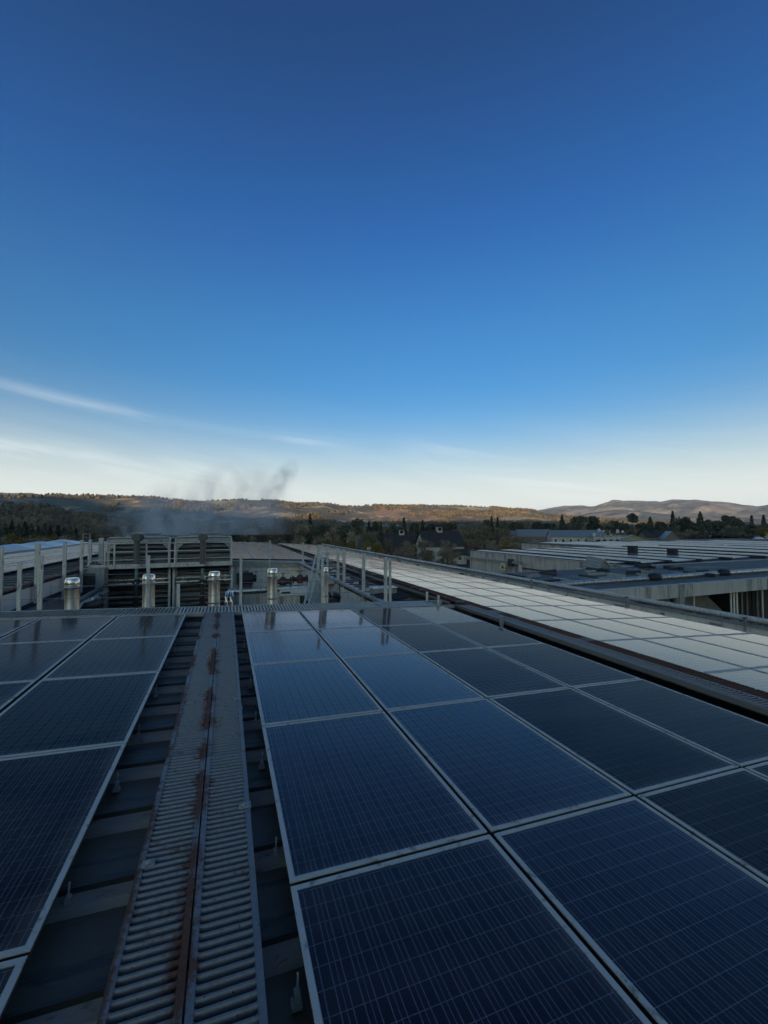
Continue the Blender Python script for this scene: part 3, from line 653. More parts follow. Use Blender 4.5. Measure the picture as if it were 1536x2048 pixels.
# small stub pipe beside it
c = atX(1003, 1252, 4.22)
st = thing('vent_stub', 'short dark vent stub standing between the dull panels and the eave walkway', 'pipe', (c[0], c[1], 0))
zb = zr(c[0])
o = MB().lathe((0, 0, zb-.12), [(.033,0),(.033,.20),(.040,.20),(.040,.235)], 12).build('tube', GREYP, st, True)
MB().lathe((0, 0, zb-.13), [(.075,0),(.07,.03),(.036,.05)], 12).build('flashing', GREYP, st)
for (px_, py_) in ((854,1190),(877,1192)):
    c = atX(px_, py_+8, 4.12)
    MBs = MB().lathe((0,0,-.1), [(.026,0),(.026,.22),(.032,.22),(.032,.25)], 10)
    o = MBs.build('stub_post', WHITEP if px_ < 860 else GALVP, None, True); o.location = (c[0], c[1], zr(c[0]))
    tag(o, 'short white stub post at the right end of the cross grating' if px_ < 860 else 'short grey stub post nearest the rusted edge of the pale strip', 'post')

# ------------------------------------------------------------------ flue stacks at the near edge of the yard
stk_txt = ['leftmost of the five steel flue stacks, beside the tall grey posts', 'second steel flue stack from the left, behind a thin white post', 'third steel flue stack, left of the twin silver elbows', 'fourth steel flue stack, in front of the silver lagged pipe', 'rightmost and slimmest steel flue stack, beside the leaning ladder']
for i, (px_, py_, r_) in enumerate(((145,1156,.112),(298,1149,.108),(429,1143,.108),(545,1137,.104),(649,1135,.084))):
    c = atY(px_, py_, 7.3); zt = c[2]
    t = thing('flue_stack', stk_txt[i], 'flue stack', (c[0], c[1], PF), 0, 'steel flue stacks by the cross grating')
    h = zt-PF
    MB().lathe((0,0,0), [(r_*1.03,0),(r_*1.03,h-.62),(r_,h-.615),(r_,h-.19)], 24).build('pipe', STEEL, t, True)
    MB().lathe((0,0,0), [(r_*1.08,h-.64),(r_*1.10,h-.625),(r_*1.08,h-.61)], 24).build('band', STEEL, t, True)
    cl2 = MB().lathe((0,0,0), [(r_*1.03,h-.189),(r_*1.06,h-.185),(r_*1.06,h-.155),(r_*1.02,h-.15),(r_*1.02,h-.10)], 24).build('collar', STEEL, t, True)
    MB().box(-.03, .03, -r_*1.18, -r_*1.05, h-.185, h-.155).build('latch', GALV, cl2)
    MB().lathe((0,0,0), [(r_*1.09,h-.099),(r_*1.10,h-.088),(r_*.93,h-.012),(r_*.86,h)], 24).build('cap', CAPST, t, True)

# ------------------------------------------------------------------ cable railings round the yard
def railing(label, posts, cables, m=GALVP):
    t = thing('cable_railing', label, 'railing')
    for (x, y, z0, z1, w_) in posts:
        mb = MB().box(-w_/2, w_/2, -w_*.4, w_*.4, z0, z1).box(-w_/2-.004, w_/2+.004, -w_*.4-.004, w_*.4+.004, z1, z1+.012)
        o = mb.build('post', m, t); o.location = (x, y, 0)
    for (p, q, r_) in cables: MB().tube([p, q], r_, 6).build('cable', CABLE, t)
    return t
ps = []
for (px_, py_, w_) in ((40,1126,.05),(82,1111,.06),(297,1112,.05),(357,1169,.055),(482,1115,.05),(645,1115,.05),(771,1116,.062),(780,1118,.05)):
    c = atY(px_, py_, 6.7); ps.append((c[0], 6.7, zr(c[0])-.5, c[2], w_))
cb = []
for py_ in (1150,1172,1196):
    a = atY(0, py_+4, 6.72); b = atY(775, py_-13, 6.72); cb.append((tuple(a), (b[0], b[1], b[2]), .0045))
railing('cable guardrail with thin white posts along the near edge of the plant yard', ps, cb)
ps = []
for (px_, py_, yb, w_) in ((2,1096,1225,.085),(76,1089,1205,.10),(130,1085,1198,.085),(164,1081,1184,.085)):
    c = atX(px_, py_, PX0+.1); b = atX(px_, yb, PX0+.1); ps.append((PX0+.1, c[1], b[2], c[2], w_))
cb = []
for dz in (.15,.42,.70): cb.append(((PX0+.1, 7, 1.06-dz), (PX0+.1, 18.5, 1.02-dz), .0045))
railing('cable guardrail with stout grey posts down the left side of the plant yard', ps, cb)
ps = []
for (px_, py_) in ((727,1107),(688,1100),(676,1097),(655,1093),(637,1090),(606,1085)):
    c = atX(px_, py_, PX1+.02); ps.append((PX1+.02, c[1], zr(PX1)-.7, c[2], .075))
cb = [((PX1+.02, 6.75, zz), (PX1+.02, 18.7, zz+.02), .0045) for zz in (.70,.55,.40,.24,.08)]
railing('cable guardrail with grey posts down the right side of the plant yard', ps, cb)
c = atY(540, 1081, 18.8); o = MB().box(-.03, .03, -.03, .03, -.5, c[2]).build('lone_post', GALVP); o.location = (c[0], 18.8, 0)
tag(o, 'single slender post in front of the white corrugated wall', 'post')

# ------------------------------------------------------------------ cooling towers and their platform
TY = 16.9
def tower(px0, px1, label, motor_px):
    x0 = atY(px0, 1100, TY)[0]; x1 = atY(px1, 1100, TY)[0]; zt = atY(464, 1074, TY)[2]
    t = thing('cooling_tower', label, 'cooling tower', (x0, TY, PF), 0, 'cooling tower cells')
    W_ = x1-x0; H_ = zt-PF
    MB().box(.05, W_-.05, .12, 1.75, 0, H_-.05).build('casing', DARK, t)
    for x in (0, W_-.09): MB().box(x, x+.09, -.02, .10, 0, H_).build('corner_post', GALV, t)
    MB().box(.09, W_-.09, -.01, .09, H_-.24, H_-.05).build('top_beam', GALV, t)
    MB().tube([(.03,-.03,H_-.3),(.03,-.03,H_-.02),(.08,-.03,H_+.03),(W_-.08,-.03,H_+.03),(W_-.03,-.03,H_-.02),(W_-.03,-.03,H_-.3)], .028, 8).build('hoop_rail', GALVP, t, True)
    for s_, xb in ((1, .09), (-1, W_-.09)):
        MB().prism([(xb,H_-.24),(xb+s_*.22,H_-.24),(xb,H_-.5)][::s_], 'y', .0, .03).build('bracket', GALV, t)
    z = .15; i = 0
    sl = MB(); a_ = .05
    sl.hexa([(.1,.0,0),(W_-.1,.0,0),(W_-.1,.13,.075),(.1,.13,.075),(.1,-.004,.022),(W_-.1,-.004,.022),(W_-.1,.126,.097),(.1,.126,.097)])
    sm = sl.mesh('louver', SLAT)
    while z < H_-.34:
        o = link('louver', sm, t, (0, random.uniform(-.01, .01), z)); o.rotation_euler = (random.uniform(-.12, .12), random.uniform(-.004, .004), 0); z += .195; i += 1
    MB().box(.0, W_, .1, 1.8, H_-.05, H_).build('top_deck', GALV, t)
    MB().lathe((W_*.5, .95, 0), [(.66,H_),(.60,H_+.1),(.62,H_+.16)], 24).build('fan_ring', GREYP, t, True)
    return t, x0, x1, zt
tower(214, 342, 'left cooling tower cell with weathered louvres behind the platform railing', 282)
tw, tx0, tx1, tzt = tower(350, 464, 'right cooling tower cell with weathered louvres next to the corrugated wall', 408)
# riser pipes with valves in front of each cell
for (px_, lab) in ((273, 'dark riser pipe with green section and red valve before the left cooling tower'), (405, 'dark riser pipe with green section and red valve before the right cooling tower')):
    c = atY(px_, 1140, 15.7); t = thing('riser_pipe', lab, 'pipe', (c[0], 15.7, PF), 0, 'tower riser pipes')
    z = lambda py: atY(px_, py, 15.7)[2]-PF
    MB().tube([(0,0,0),(0,0,z(1162))], .075, 12).build('lower_pipe', DARK, t, True)
    MB().tube([(0,0,z(1160)),(0,0,z(1137))], .058, 12).build('green_section', GREENP, t, True)
    v = MB().tube([(0,-.16,z(1164)),(0,.16,z(1164))], .11, 12).build('valve', BLACK, t, True)
    MB().tube([(0,-.19,z(1165)),(0,-.17,z(1165))], .022, 8).build('indicator', WHITEP, v)
    MB().tube([(-.16,0,z(1164)),(.17,0,z(1162))], .035, 8).build('actuator', BLACK, v, True)
    for py_ in (1193, 1200, 1208): MB().lathe((0,0,z(py_)), [(.13,-.03),(.15,-.02),(.15,.02),(.13,.03)], 14).build('flange', REDV, t, True)
    MB().tube([(0,0,z(1130)),(0,0,z(1082))], .10, 12).build('upper_pipe', MOTOR, t, True)
    MB().lathe((0,0,z(1131)), [(.12,0),(.12,.05)], 12).build('collar', WHITEP, t)
    m_ = MB().tube([(0,-.2,z(1075)),(0,.5,z(1075))], .15, 14).build('motor', MOTOR, t, True)
    for yy in (-.14,-.02,.1,.22,.34): MB().tube([(0,yy,z(1075)),(0,yy+.03,z(1075))], .163, 14).build('fin', MOTOR, m_)
    MB().box(-.11, .11, -.16, .4, z(1068), z(1065)).build('motor_cover', GALV, m_)
for (a, b, py_, lab) in ((216,342,1162,'upper pale header pipe across the left cooling tower'),(216,342,1170,'lower pale header pipe across the left cooling tower'),(352,466,1156,'upper pale header pipe across the right cooling tower'),(352,466,1164,'lower pale header pipe across the right cooling tower')):
    A_ = atY(a, py_, 16.45); B_ = atY(b, py_, 16.45)
    t = thing('header_pipe', lab, 'pipe', (A_[0], 16.45, A_[2]), 0, 'tower header pipes')
    MB().tube([(0,0,0),(B_[0]-A_[0],0,0)], .07, 12).build('pipe', LAG if py_ > 1160 else GALV, t, True)
    for u in (.12,.5,.86): MB().tube([((B_[0]-A_[0])*u-.03,0,0),((B_[0]-A_[0])*u+.03,0,0)], .085, 12).build('coupling', GALVP, t, True)
# service platform in front
PYF = 15.95
pl0 = atY(166, 1141, PYF); pl1 = atY(464, 1130, PYF); zd = (pl0[2]+pl1[2])/2
pf = thing('service_platform', 'long steel service platform with railing across the front of the cooling towers', 'platform', (0, 0, 0))
MB().box(pl0[0], pl1[0], PYF, PYF+.08, zd, zd+.17).build('edge_beam', GALVP, pf)
MB().box(pl0[0], pl1[0], PYF+.08, PYF+.80, zd+.05, zd+.09).build('deck', GREYP, pf)
zrail = [atY(464, py_, PYF)[2] for py_ in (1084, 1099, 1114)]
for zz in zrail: MB().tube([(pl0[0]+.25, PYF-.02, zz), (pl1[0], PYF-.02, zz)], .021, 8).build('rail', GALVP, pf, True)
for px_ in (178, 210, 229, 293, 338, 350, 410, 463):
    x = atY(px_, 1110, PYF)[0]; MB().box(x-.028, x+.028, PYF-.045, PYF-.003, zd+.02, zrail[0]+.03).build('post', GALVP, pf)
for px_ in (340, 348, 464):
    x = atY(px_, 1110, PYF+.4)[0]; MB().box(x-.035, x+.035, PYF+.37, PYF+.43, PF, zd+.05).build('leg', GALVP, pf)
# ladder cage frame standing on the left end of the platform
lc = thing('hatch_frame', 'small tubular hatch frame standing up at the left end of the platform', 'frame')
a = atY(166, 1068, 17.5); b = atY(180, 1068, 17.5)
for x in (a[0], b[0]): MB().tube([(x, 17.5, -.1), (x, 17.5, a[2])], .022, 6).build('upright', GREYP, lc)
for dz in (0, -.13): MB().tube([(a[0]-.02, 17.5, a[2]+dz), (b[0]+.04, 17.5, a[2]+dz)], .02, 6).build('crossbar', GREYP, lc)
c = atY(203, 1076, 17.6); o = MB().box(-.08, .08, -.05, .05, -1.5, 0).build('tall_post', GALVP); o.location = (c[0], 17.6, c[2]); tag(o, 'broad grey post left of the left cooling tower', 'post')
c = atY(181, 1079, 17.2); o = MB().box(-.05, .05, -.05, .05, -1.5, 0).build('tall_post', GALVP); o.location = (c[0], 17.2, c[2]); tag(o, 'grey post under the small hatch frame', 'post')

# ------------------------------------------------------------------ pipes and machines in the yard
a = atY(482, 1183, 12.4); b = atY(612, 1172, 12.4)
t = thing('lagged_pipe', 'silver lagged pipe running across the yard behind the fourth flue stack', 'pipe', (0, 0, 0))
MB().tube([(a[0]-.4, 12.4, a[2]+.02), (a[0], 12.4, a[2]), (b[0], 12.4, a[2]+.03)], .105, 16).build('pipe', LAG, t, True)
for u in (.02,.15,.3,.45,.6,.74,.88,.97):
    x = a[0]+(b[0]-a[0])*u; MB().tube([(x-.012,12.4,a[2]+.015),(x+.012,12.4,a[2]+.015)], .112, 16).build('band', GALV, t, True)
for px_ in (516, 563): x = atY(px_, 1190, 12.4)[0]; MB().box(x-.05, x+.05, 12.35, 12.45, PF, a[2]-.1).build('leg', GREYP, t)
def valve(name, px_, py_, Y, lab, r_=.12, ang=0):
    c = atY(px_, py_, Y); t = thing(name, lab, 'valve', tuple(c), ang)
    MB().lathe((0,0,-.16), [(r_*.6,0),(r_,.06),(r_*1.05,.16),(r_*.8,.25),(r_*.3,.3)], 14).build('body', REDV, t, True)
    MB().tube([(-r_*2,0,-.02),(r_*2.0,0,-.02)], r_*.62, 12).build('barrel', REDV, t, True)
    for s_ in (-1, 1): MB().tube([(s_*r_*1.7,0,-.02),(s_*r_*2.0,0,-.02)], r_*1.02, 14).build('flange', DARK, t, True)
    MB().tube([(0,0,.12),(0,0,.26)], .018, 6).tube([(-.09,0,.26),(.09,0,.26)], .012, 6).build('stem', DARK, t)
valve('red_valve', 566, 1162, 12.6, 'red pump housing just right of the fourth flue stack', .14)
valve('red_valve', 600, 1157, 12.9, 'red valve on the wall end of the silver lagged pipe', .13)
c = atY(492, 1157, 12.8); t = thing('pump_motor', 'black finned pump motor left of the fourth flue stack', 'motor', tuple(c))
MB().tube([(-.30,0,0),(.22,0,0)], .19, 16).build('housing', BLACK, t, True)
for i in range(8): x = -.26+i*.06; MB().tube([(x,0,0),(x+.02,0,0)], .215, 16).build('fin', DARK, t)
MB().tube([(.22,0,0),(.33,0,0)], .12, 12).build('end_bell', BLACK, t, True); MB().box(-.25, .2, -.15, .15, -.5, -.18).build('foot', DARK, t)
MB().box(-.1, .08, -.1, .1, .17, .27).build('terminal_box', DARK, t)
c = atY(588, 1185, 12.0); t = thing('wall_unit', 'white split-type unit with dark grille under the silver lagged pipe', 'unit', tuple(c))
MB().box(-.45, .45, 0, .22, -.12, .1).build('case', WHITEP, t); MB().box(-.40, -.12, -.01, .0, -.03, .04).build('grille', DARK, t); MB().box(-.45, .45, -.006, -.001, -.115, -.09).build('lip', GREYP, t)
c = atY(452, 1206, 8.2); t = thing('duct_elbows', 'pair of shiny silver elbow ducts beside the third flue stack', 'duct', (c[0], 8.2, c[2]))
for dx in (0, .10): MB().tube([(dx,0,-.8),(dx,0,.02),(dx+.015,.02,.12),(dx+.02,.10,.18),(dx+.02,.25,.19)], [.043,.045,.04,.036,.034], 12).build('elbow', CAPST, t, True)
# leaning ladder
t = thing('ladder', 'pale leaning steel ladder beside the rightmost flue stack', 'ladder')
f0 = atY(609, 1206, 9.2); f1 = atY(632, 1109, 11.4); g0 = atY(618, 1206, 9.2); g1 = atY(641, 1112, 11.4)
fd = Vector(f1)-Vector(f0); gd = Vector(g1)-Vector(g0)
MB().tube([Vector(f0)-fd*.5, f1], .026, 8).build('stile', GALVP, t, True); MB().tube([Vector(g0)-gd*.5, g1], .026, 8).build('stile', GALVP, t, True)
for u in np.linspace(-.4, .95, 10): MB().tube([Vector(f0)+fd*u, Vector(g0)+gd*u], .013, 6).build('rung', GALVP, t)
# small landing with rails at its top
t = thing('landing', 'small railed steel landing at the top of the leaning ladder', 'platform')
ly = 11.6; a = atY(641, 1166, ly); b = atY(688, 1164, ly)
MB().box(a[0], b[0], ly, ly+.8, a[2]-.05, a[2]+.04).build('deck', GALVP, t)
for py_ in (1108, 1122, 1135, 1149):
    z = atY(660, py_, ly)[2]; MB().tube([(a[0]+.05, ly+.02, z), (b[0], ly+.02, z)], .016, 6).build('rail', GALVP, t, True); MB().tube([(a[0]+.05, ly+.78, z), (b[0], ly+.78, z)], .016, 6).build('rail', GALVP, t, True)
for x in (a[0]+.05, b[0]-.02):
    for yy in (ly+.02, ly+.78): MB().tube([(x, yy, a[2]), (x, yy, atY(660, 1107, ly)[2])], .02, 6).build('post', GALVP, t)
for x in (a[0]+.1, b[0]-.1): MB().box(x-.04, x+.04, ly+.3, ly+.4, PF, a[2]-.05).build('leg', GREYP, t)
# blower with elbow right of the rightmost stack
c = atY(668, 1192, 8.6); t = thing('blower', 'small dark blower with steel band right of the rightmost flue stack', 'blower', tuple(c))
MB().tube([(-.14,0,.04),(0,.02,.03),(.12,.1,-.02),(.18,.3,-.12)], [.075,.085,.085,.08], 14).build('housing', DARK, t, True); MB().tube([(-.10,0,.035),(-.05,.005,.035)], .09, 14).build('band', STEEL, t, True)
MB().box(-.1, .1, 0, .2, -1.2, -.08).build('foot', DARK, t)
# row of unit boxes and pipe runs low on the left
for k_, (pa, pb, yy) in enumerate((((152,1205),(212,1170),10.6),((156,1212),(214,1182),10.2))):
    A_ = atY(pa[0], pa[1], 9.0); B_ = atY(pb[0], pb[1], 15.0)
    t = thing('floor_pipe', ('upper' if k_ == 0 else 'lower')+' dark pipe running back along the left side of the yard', 'pipe')
    MB().tube([A_, B_], .06, 10).build('pipe', GREYP if k_ else DARK, t, True)
    for u in (.2, .5, .8):
        p = Vector(A_)*(1-u)+Vector(B_)*u; MB().tube([p, (p[0], p[1], PF)], .02, 6).build('stand', DARK, t)
c = atY(200, 1208, 9.4); t = thing('hose_elbow', 'dark bent pipe elbow on the yard floor right of the leftmost stack', 'pipe', tuple(c))
MB().tube([(-.35,0,-.06),(-.05,0,0),(.06,0,.05),(.1,0,.12),(.07,0,.19),(-.03,0,.21)], [.10,.10,.08,.05,.03,.025], 12).build('elbow', DARK, t, True); MB().ball((-.12,-.08,.13), .03, 8, 5).build('knob', WHITEP, t, True); MB().box(-.3, .0, -.05, .05, -1.2, -.1).build('foot', DARK, t)
c = atY(170, 1165, 15.0); t = thing('duct_box', 'grey sheet metal duct box under the left end of the platform', 'duct', tuple(c))
MB().box(-.15, .55, 0, .5, -1.0, .45).build('case', GREYP, t); MB().box(-.1, .3, -.012, -.002, -.6, .3).build('panel', DARK, t)
# equipment on the narrow roof beside the pale strip
c = atX(815, 1190, 3.55); t = thing('pipe_rack', 'low rack of dark hoses with a box at the right end of the yard edge', 'pipe rack', (3.42, 7.35, zr(3.4)+DK))
MB().box(-.22, .38, .62, .95, .02, .22).build('cabinet', GREYP, t); MB().box(-.24, .40, .60, .97, .222, .24).build('cabinet_top', WHITEP, t)
for i in range(5):
    y = -.05+i*.13; MB().tube([(-.25,y+.12,.07),(-.05,y+.10,.10),(.12,y,.06),(.32,y-.05,.10),(.45,y-.02,.12)], .032, 8).build('hose', BLACK, t, True)
MB().box(-.3, .5, -.15, -.11, .0, .03).build('rail', GALVP, t); MB().box(-.3, .5, .5, .54, .0, .03).build('rail', GALVP, t)
for i in range(7):
    c = (3.25+random.uniform(0, .55), 9+i*1.25)
    o = MB().box(-.12, .18, -.05, .05, 0, .06).tube([(-.1,0,.08),(.15,.03,.1)], .025, 6).build('roof_bracket', random.choice([GALVP, GREYP])); o.location = (c[0], c[1], zr(c[0])+DK); o.rotation_euler = (0, 0, random.uniform(-.5, .5))
    tag(o, f'{ordw(i+1)} small metal bracket going away on the narrow ribbed roof beside the yard', 'bracket', 'brackets on the narrow roof')
t = thing('vent_pipe', 'dark upright vent pipe on the narrow roof right of the landing', 'pipe', (PX1+.45, 10.2, zr(3.5)+DK))
MB().lathe((0,0,0), [(.06,0),(.06,.42),(.09,.42),(.09,.52)], 12).build('tube', DARK, t, True); MB().lathe((0,0,0), [(.12,-.01),(.07,.05)], 12).build('flashing', GREYP, t)

# ------------------------------------------------------------------ conduits on stands along the eave, turbine vents
cdt = thing('eave_conduits', 'pair of long grey conduits on stands along the parapet of the pale strip', 'conduit')
MB().tube([(10.05,-4,-.47),(10.05,45.5,-.47)], .058, 12).build('conduit', GALVP, cdt, True); MB().tube([(10.22,-4,-.53),(10.22,45.5,-.53)], .052, 12).build('conduit', GREYP, cdt, True)
for y in (-.5, 3.6, 6.3, 10.0, 14.2, 18.2, 22.2, 26.2, 30.2, 34, 38, 42):
    s_ = MB().box(9.72, 9.76, y-.02, y+.02, -.74, -.42).box(9.72, 10.28, y-.02, y+.02, -.565, -.55).box(9.66, 9.80, y-.06, y+.06, -.74, -.72).build('stand', GREYP, cdt)
    MB().box(9.70, 9.78, y-.03, y+.03, -.42, -.40).build('clamp', DARK, s_)
def turbine(c, r_, lab, m=GALV):
    t = thing('turbine_vent', lab, 'vent', tuple(c))
    MB().lathe((0,0,0), [(r_*.75,-r_*2.2),(r_*.62,-r_*.6),(r_*.62,-r_*.4)], 16).build('neck', GREYP, t, True)
    b = MB().ball((0,0,r_*.3), r_, 16, 8, .85).build('globe', m, t, True)
    for q in range(16):
        an = 2*math.pi*q/16; pts = [(r_*1.02*math.sin(th)*math.cos(an+.3*th), r_*1.02*math.sin(th)*math.sin(an+.3*th), r_*.3-r_*.87*math.cos(th)) for th in np.linspace(.5, 2.6, 5)]
        MB().tube(pts, r_*.05, 4).build('vane', GALVP, b)
turbine(atX(738, 1099, 10.4), .18, 'round turbine vent on the parapet behind the pale strip')

# ------------------------------------------------------------------ ridge skylights at far left
for i, (px_, py_, X) in enumerate(((28,1088,-11.5),(78,1083,-11.5),(123,1079,-11.5))):
    c = atX(px_, py_, X); zb = .15
    t = thing('roof_skylight', ['nearest pale peaked skylight at the left edge', 'middle pale peaked skylight at the left', 'farthest pale peaked skylight at the left'][i], 'skylight', (X, c[1], zb), 0, 'peaked skylights left of the yard')
    h = c[2]-zb; l2 = 1.68+.1*i
    mb = MB(); mb.v = [(-1.6,-l2,.14),(1.6,-l2,.14),(1.6,l2,.14),(-1.6,l2,.14),(-.1,-l2*.08,h),(.1,-l2*.08,h),(.1,l2*.08,h),(-.1,l2*.08,h)]
    mb.f = [(0,1,5,4),(1,2,6,5),(2,3,7,6),(3,0,4,7),(4,5,6,7)]; mb.build('dome', SKYL, t)
    MB().box(-1.7, 1.7, -l2-.1, l2+.1, -.30, .138).build('curb', WHITEP, t)
    for yy in (-l2*.5, l2*.55): MB().box(1.72, 1.8, yy-.35, yy+.35, -.22, -.05).build('vent_slot', DARK, t)
MBk = MB().slab(-9.18, -9.02, 8, 44, -.1, .04); o = MBk.build('roof_gutter', GREYP); tag(o, 'long grey gutter between the left panel strip and the skylights', 'gutter')

# ------------------------------------------------------------------ neighbouring concrete building with solar roof
BZ = -1.0; BX = 22.9
nb = thing('concrete_building', 'long stained concrete building with strips of solar panels on its flat roof', 'building', (0, 0, GROUND_Z))
def npart(mb, name, m, parent=None, smooth=False):
    o = mb.build(name, m, parent or nb, smooth)
    if parent is None: o.matrix_parent_inverse = Matrix.Translation((0, 0, -GROUND_Z))
    return o
WY0, WY1 = 17.2, 34.6
wal = npart(MB().box(BX, BX+.3, WY0, WY1, GROUND_Z, BZ-.62).box(BX+.3, 62, WY1-.3, WY1, GROUND_Z, BZ-.05).box(BX+.3, 62, WY0, WY0+.3, GROUND_Z, BZ-.05), 'wall', CONC)
npart(MB().box(BX+.06, BX+.3, WY0, WY1, BZ-.618, BZ-.02), 'upper_wall', CONC)
npart(MB().box(BX+.35, 62, WY0+.35, WY1-.35, BZ-.5, BZ-.06), 'roof', ROOFC)
npart(MB().box(BX-.02, BX+.32, WY0-.02, WY1+.02, BZ-.018, BZ+.02), 'coping', CONC)
for y in (18.2, 21.6, 25.0, 28.4, 31.6): npart(MB().box(BX-.06, BX+.058, y, y+.28, GROUND_Z, BZ-.03), 'pilaster', CONC)
npart(MB().box(BX-.25, BX-.01, 27.5, WY1+.6, BZ-.72, BZ-.58), 'ledge', GREYP); npart(MB().box(BX-.12, BX-.01, 27.5, WY1+.6, BZ-.86, BZ-.73), 'ledge', CONC)
npart(MB().tube([(BX-.15,18.5,BZ-.95),(BX-.15,26.5,BZ-.98)], .05, 8), 'drain_pipe', DARK)
spots_far = []; cnt = 0
for k_, (xs, n_, sl, y0) in enumerate(((23.4,1,.012,18.2),(25.3,2,.012,17.6),(28.4,2,.012,17.6),(31.6,2,.012,18.0),(35.2,2,.012,18),(39.5,2,.012,18),(44.5,3,.012,18),(51,3,.012,18))):
    for c_ in range(n_):
        for j in range(11):
            cx = xs+1.0*(c_+.5); cy = y0+1.476*(j+.5); z = BZ+.08+c_*.035
            if cnt < 33 and k_ < 2 and (k_ == 0 or c_ < 2):
                nm = 'parapet' if k_ == 0 else ('nearer' if c_ == 0 else 'farther')
                panel(cx, cy, -.035, z, 'far', f"{ordw(j+1)} pale panel going away in the {nm} column on the concrete building roof", 'panels on the concrete building'); cnt += 1
            else: spots_far.append((cx, cy, z, -.035))
for i in range(3):
    for j in range(12, 23): spots_far.append((-5.95-1.0086*(i+.5), 10.3+1.476*(j+.5), zr(-5.95-1.0086*(i+.5)), SIG))
for xs in (52, 57, 63, 70, 78, 86):
    for c_ in range(3):
        for j in range(16): spots_far.append((xs+c_+.5, 34+1.476*(j+.5)-(xs-52)*.2, BZ-.5+.09+c_*.035, -.035))
stuff_panels(spots_far)
for xk in (24.75, 27.75, 30.85, 34.2, 38.4, 43.3, 49.5): npart(MB().box(xk, xk+.25, WY0+.4, WY1-.6, BZ-.058, BZ+.16), 'roof_kerb', BLACK)
# the next block behind it
nb2 = thing('long_flat_building', 'farther low flat-roofed block with more panel rows at the right edge', 'building', (0, 0, GROUND_Z))
MB().box(50, 110, 26, 60, 0, BZ-.55-GROUND_Z).build('wall', CONC, nb2); MB().box(49.8, 110.2, 25.8, 60.2, BZ-.549-GROUND_Z, BZ-.50-GROUND_Z).build('roof', ROOFC, nb2)
for i in range(14): MB().box(51+i*4, 51.4+i*4, 25.9, 25.98, 4.2, BZ-.6-GROUND_Z).build('pier', WALLP, nb2)
for (px_, py_, lab) in ((1265,1094,'dark boxy roof unit standing left among the far solar strips'), (1345,1100,'dark boxy roof unit standing right among the far solar strips')):
    D = 37 if px_ < 1300 else 35
    c = atD(px_, py_, D); t = thing('roof_unit', lab, 'roof unit', (c[0], c[1], BZ-.05), .1, 'dark roof units')
    h = c[2]+.12-BZ
    MB().box(-.28, .28, -.3, .3, .15, h).build('case', BLACK, t); MB().box(-.31, .31, -.33, .33, h+.002, h+.04).build('lid', BLACK, t); MB().box(-.25, .25, -.27, .27, 0, .148).build('curb', DARK, t)
    for i in range(4): MB().box(-.25, .25, -.32, -.302, .2+i*.1, .24+i*.1).build('grille_bar', DARK, t)
turbine(atD(1160, 1146, 27.5), .30, 'pale turbine vent on the lower roof left of the tilted fan hood', WALLP)
turbine(atD(1296, 1133, 28), .30, 'grey turbine vent on the dark lower roof behind the long silver duct', GALV)
turbine(atD(1452, 1096, 52), .35, 'white turbine vent among the distant solar rows', WHITEP)
# tilted fan hood
c = atD(1192, 1140, 26); t = thing('fan_hood', 'big tilted louvred fan hood on the lower roof beside the concrete wall', 'fan hood', (c[0], c[1], c[2]), .5)
t.rotation_euler = (.2, .5, .35)
MB().box(-.6, .6, -.5, .5, -.55, .55).build('case', GREYP, t)
for i in range(5): MB().box(-.64, -.602, -.42, .42, -.45+i*.19, -.36+i*.19).build('slat', GALV, t)
MB().box(-.66, .66, -.56, .56, .552, .61).build('lid', GALVP, t); MB().box(-.3, .3, -.3, .3, -1.0, -.56).build('neck', DARK, t)
# crane-like pipe cluster on its wall
c = atX(1006, 1138, BX-.5); t = thing('pipe_manifold', 'cream valve manifold fixed in front of the concrete wall', 'manifold', tuple(c))
MB().tube([(0,0,-1.0),(0,0,.0)], .05, 8).build('stem', GREYP, t, True)
for i in range(7):
    an = i*.9; MB().ball((.0, .32*math.cos(an), .12+.28*math.sin(an)), .15, 10, 6).build('globe', CREAM, t, True)
MB().tube([(0,-.5,.1),(0,.5,.15)], .05, 8).build('header', DARK, t, True)
c = atX(1030, 1125, BX-.6); t = thing('wall_crane_arm', 'dark bracket and motor at the end of the wall ledge', 'bracket', tuple(c))
MB().box(-.1, .1, -.8, .5, -.1, .1).build('arm', GREYP, t); MB().box(-.15, .15, .3, .8, -.35, .25).build('motor', DARK, t); MB().box(-.1, .1, -.75, -.55, -1.6, -.1).build('post', WALLP, t)

# lower roof, canopy beam on columns and the long silver duct
cn = thing('plant_canopy', 'flat canopy with long concrete fascia beam on columns over the dark plant bay', 'canopy', (0, 0, GROUND_Z))
def cpart(mb, name, m, smooth=False):
    o = mb.build(name, m, cn, smooth); o.matrix_parent_inverse = Matrix.Translation((0, 0, -GROUND_Z)); return o
CY = 10.3
cpart(MB().box(12.2, 40, CY+.31, WY0-.02, -1.2, -1.08), 'roof', ROOFC)
for (x0, x1) in ((12.2, 17.75), (17.95, 23.9), (24.1, 40)): cpart(MB().box(x0, x1, CY, CY+.3, -1.56, -1.02), 'fascia_beam', CONC)
cpart(MB().box(17.7, 18.0, CY-.06, CY-.004, -5.6, -1.0), 'column', GREYP)
for (px_, w_) in ((1325,.04),(1331,.04),(1337,.03),(1352,.09),(1388,.04),(1462,.042),(1468,.042),(1474,.042),(1525,.04)):
    c = atY(px_, 1210, CY+.5); cpart(MB().tube([(c[0], CY+.5, GROUND_Z), (c[0], CY+.5, -1.21)], w_, 10), 'column', WHITEP if w_ == .042 else GALVP, True)
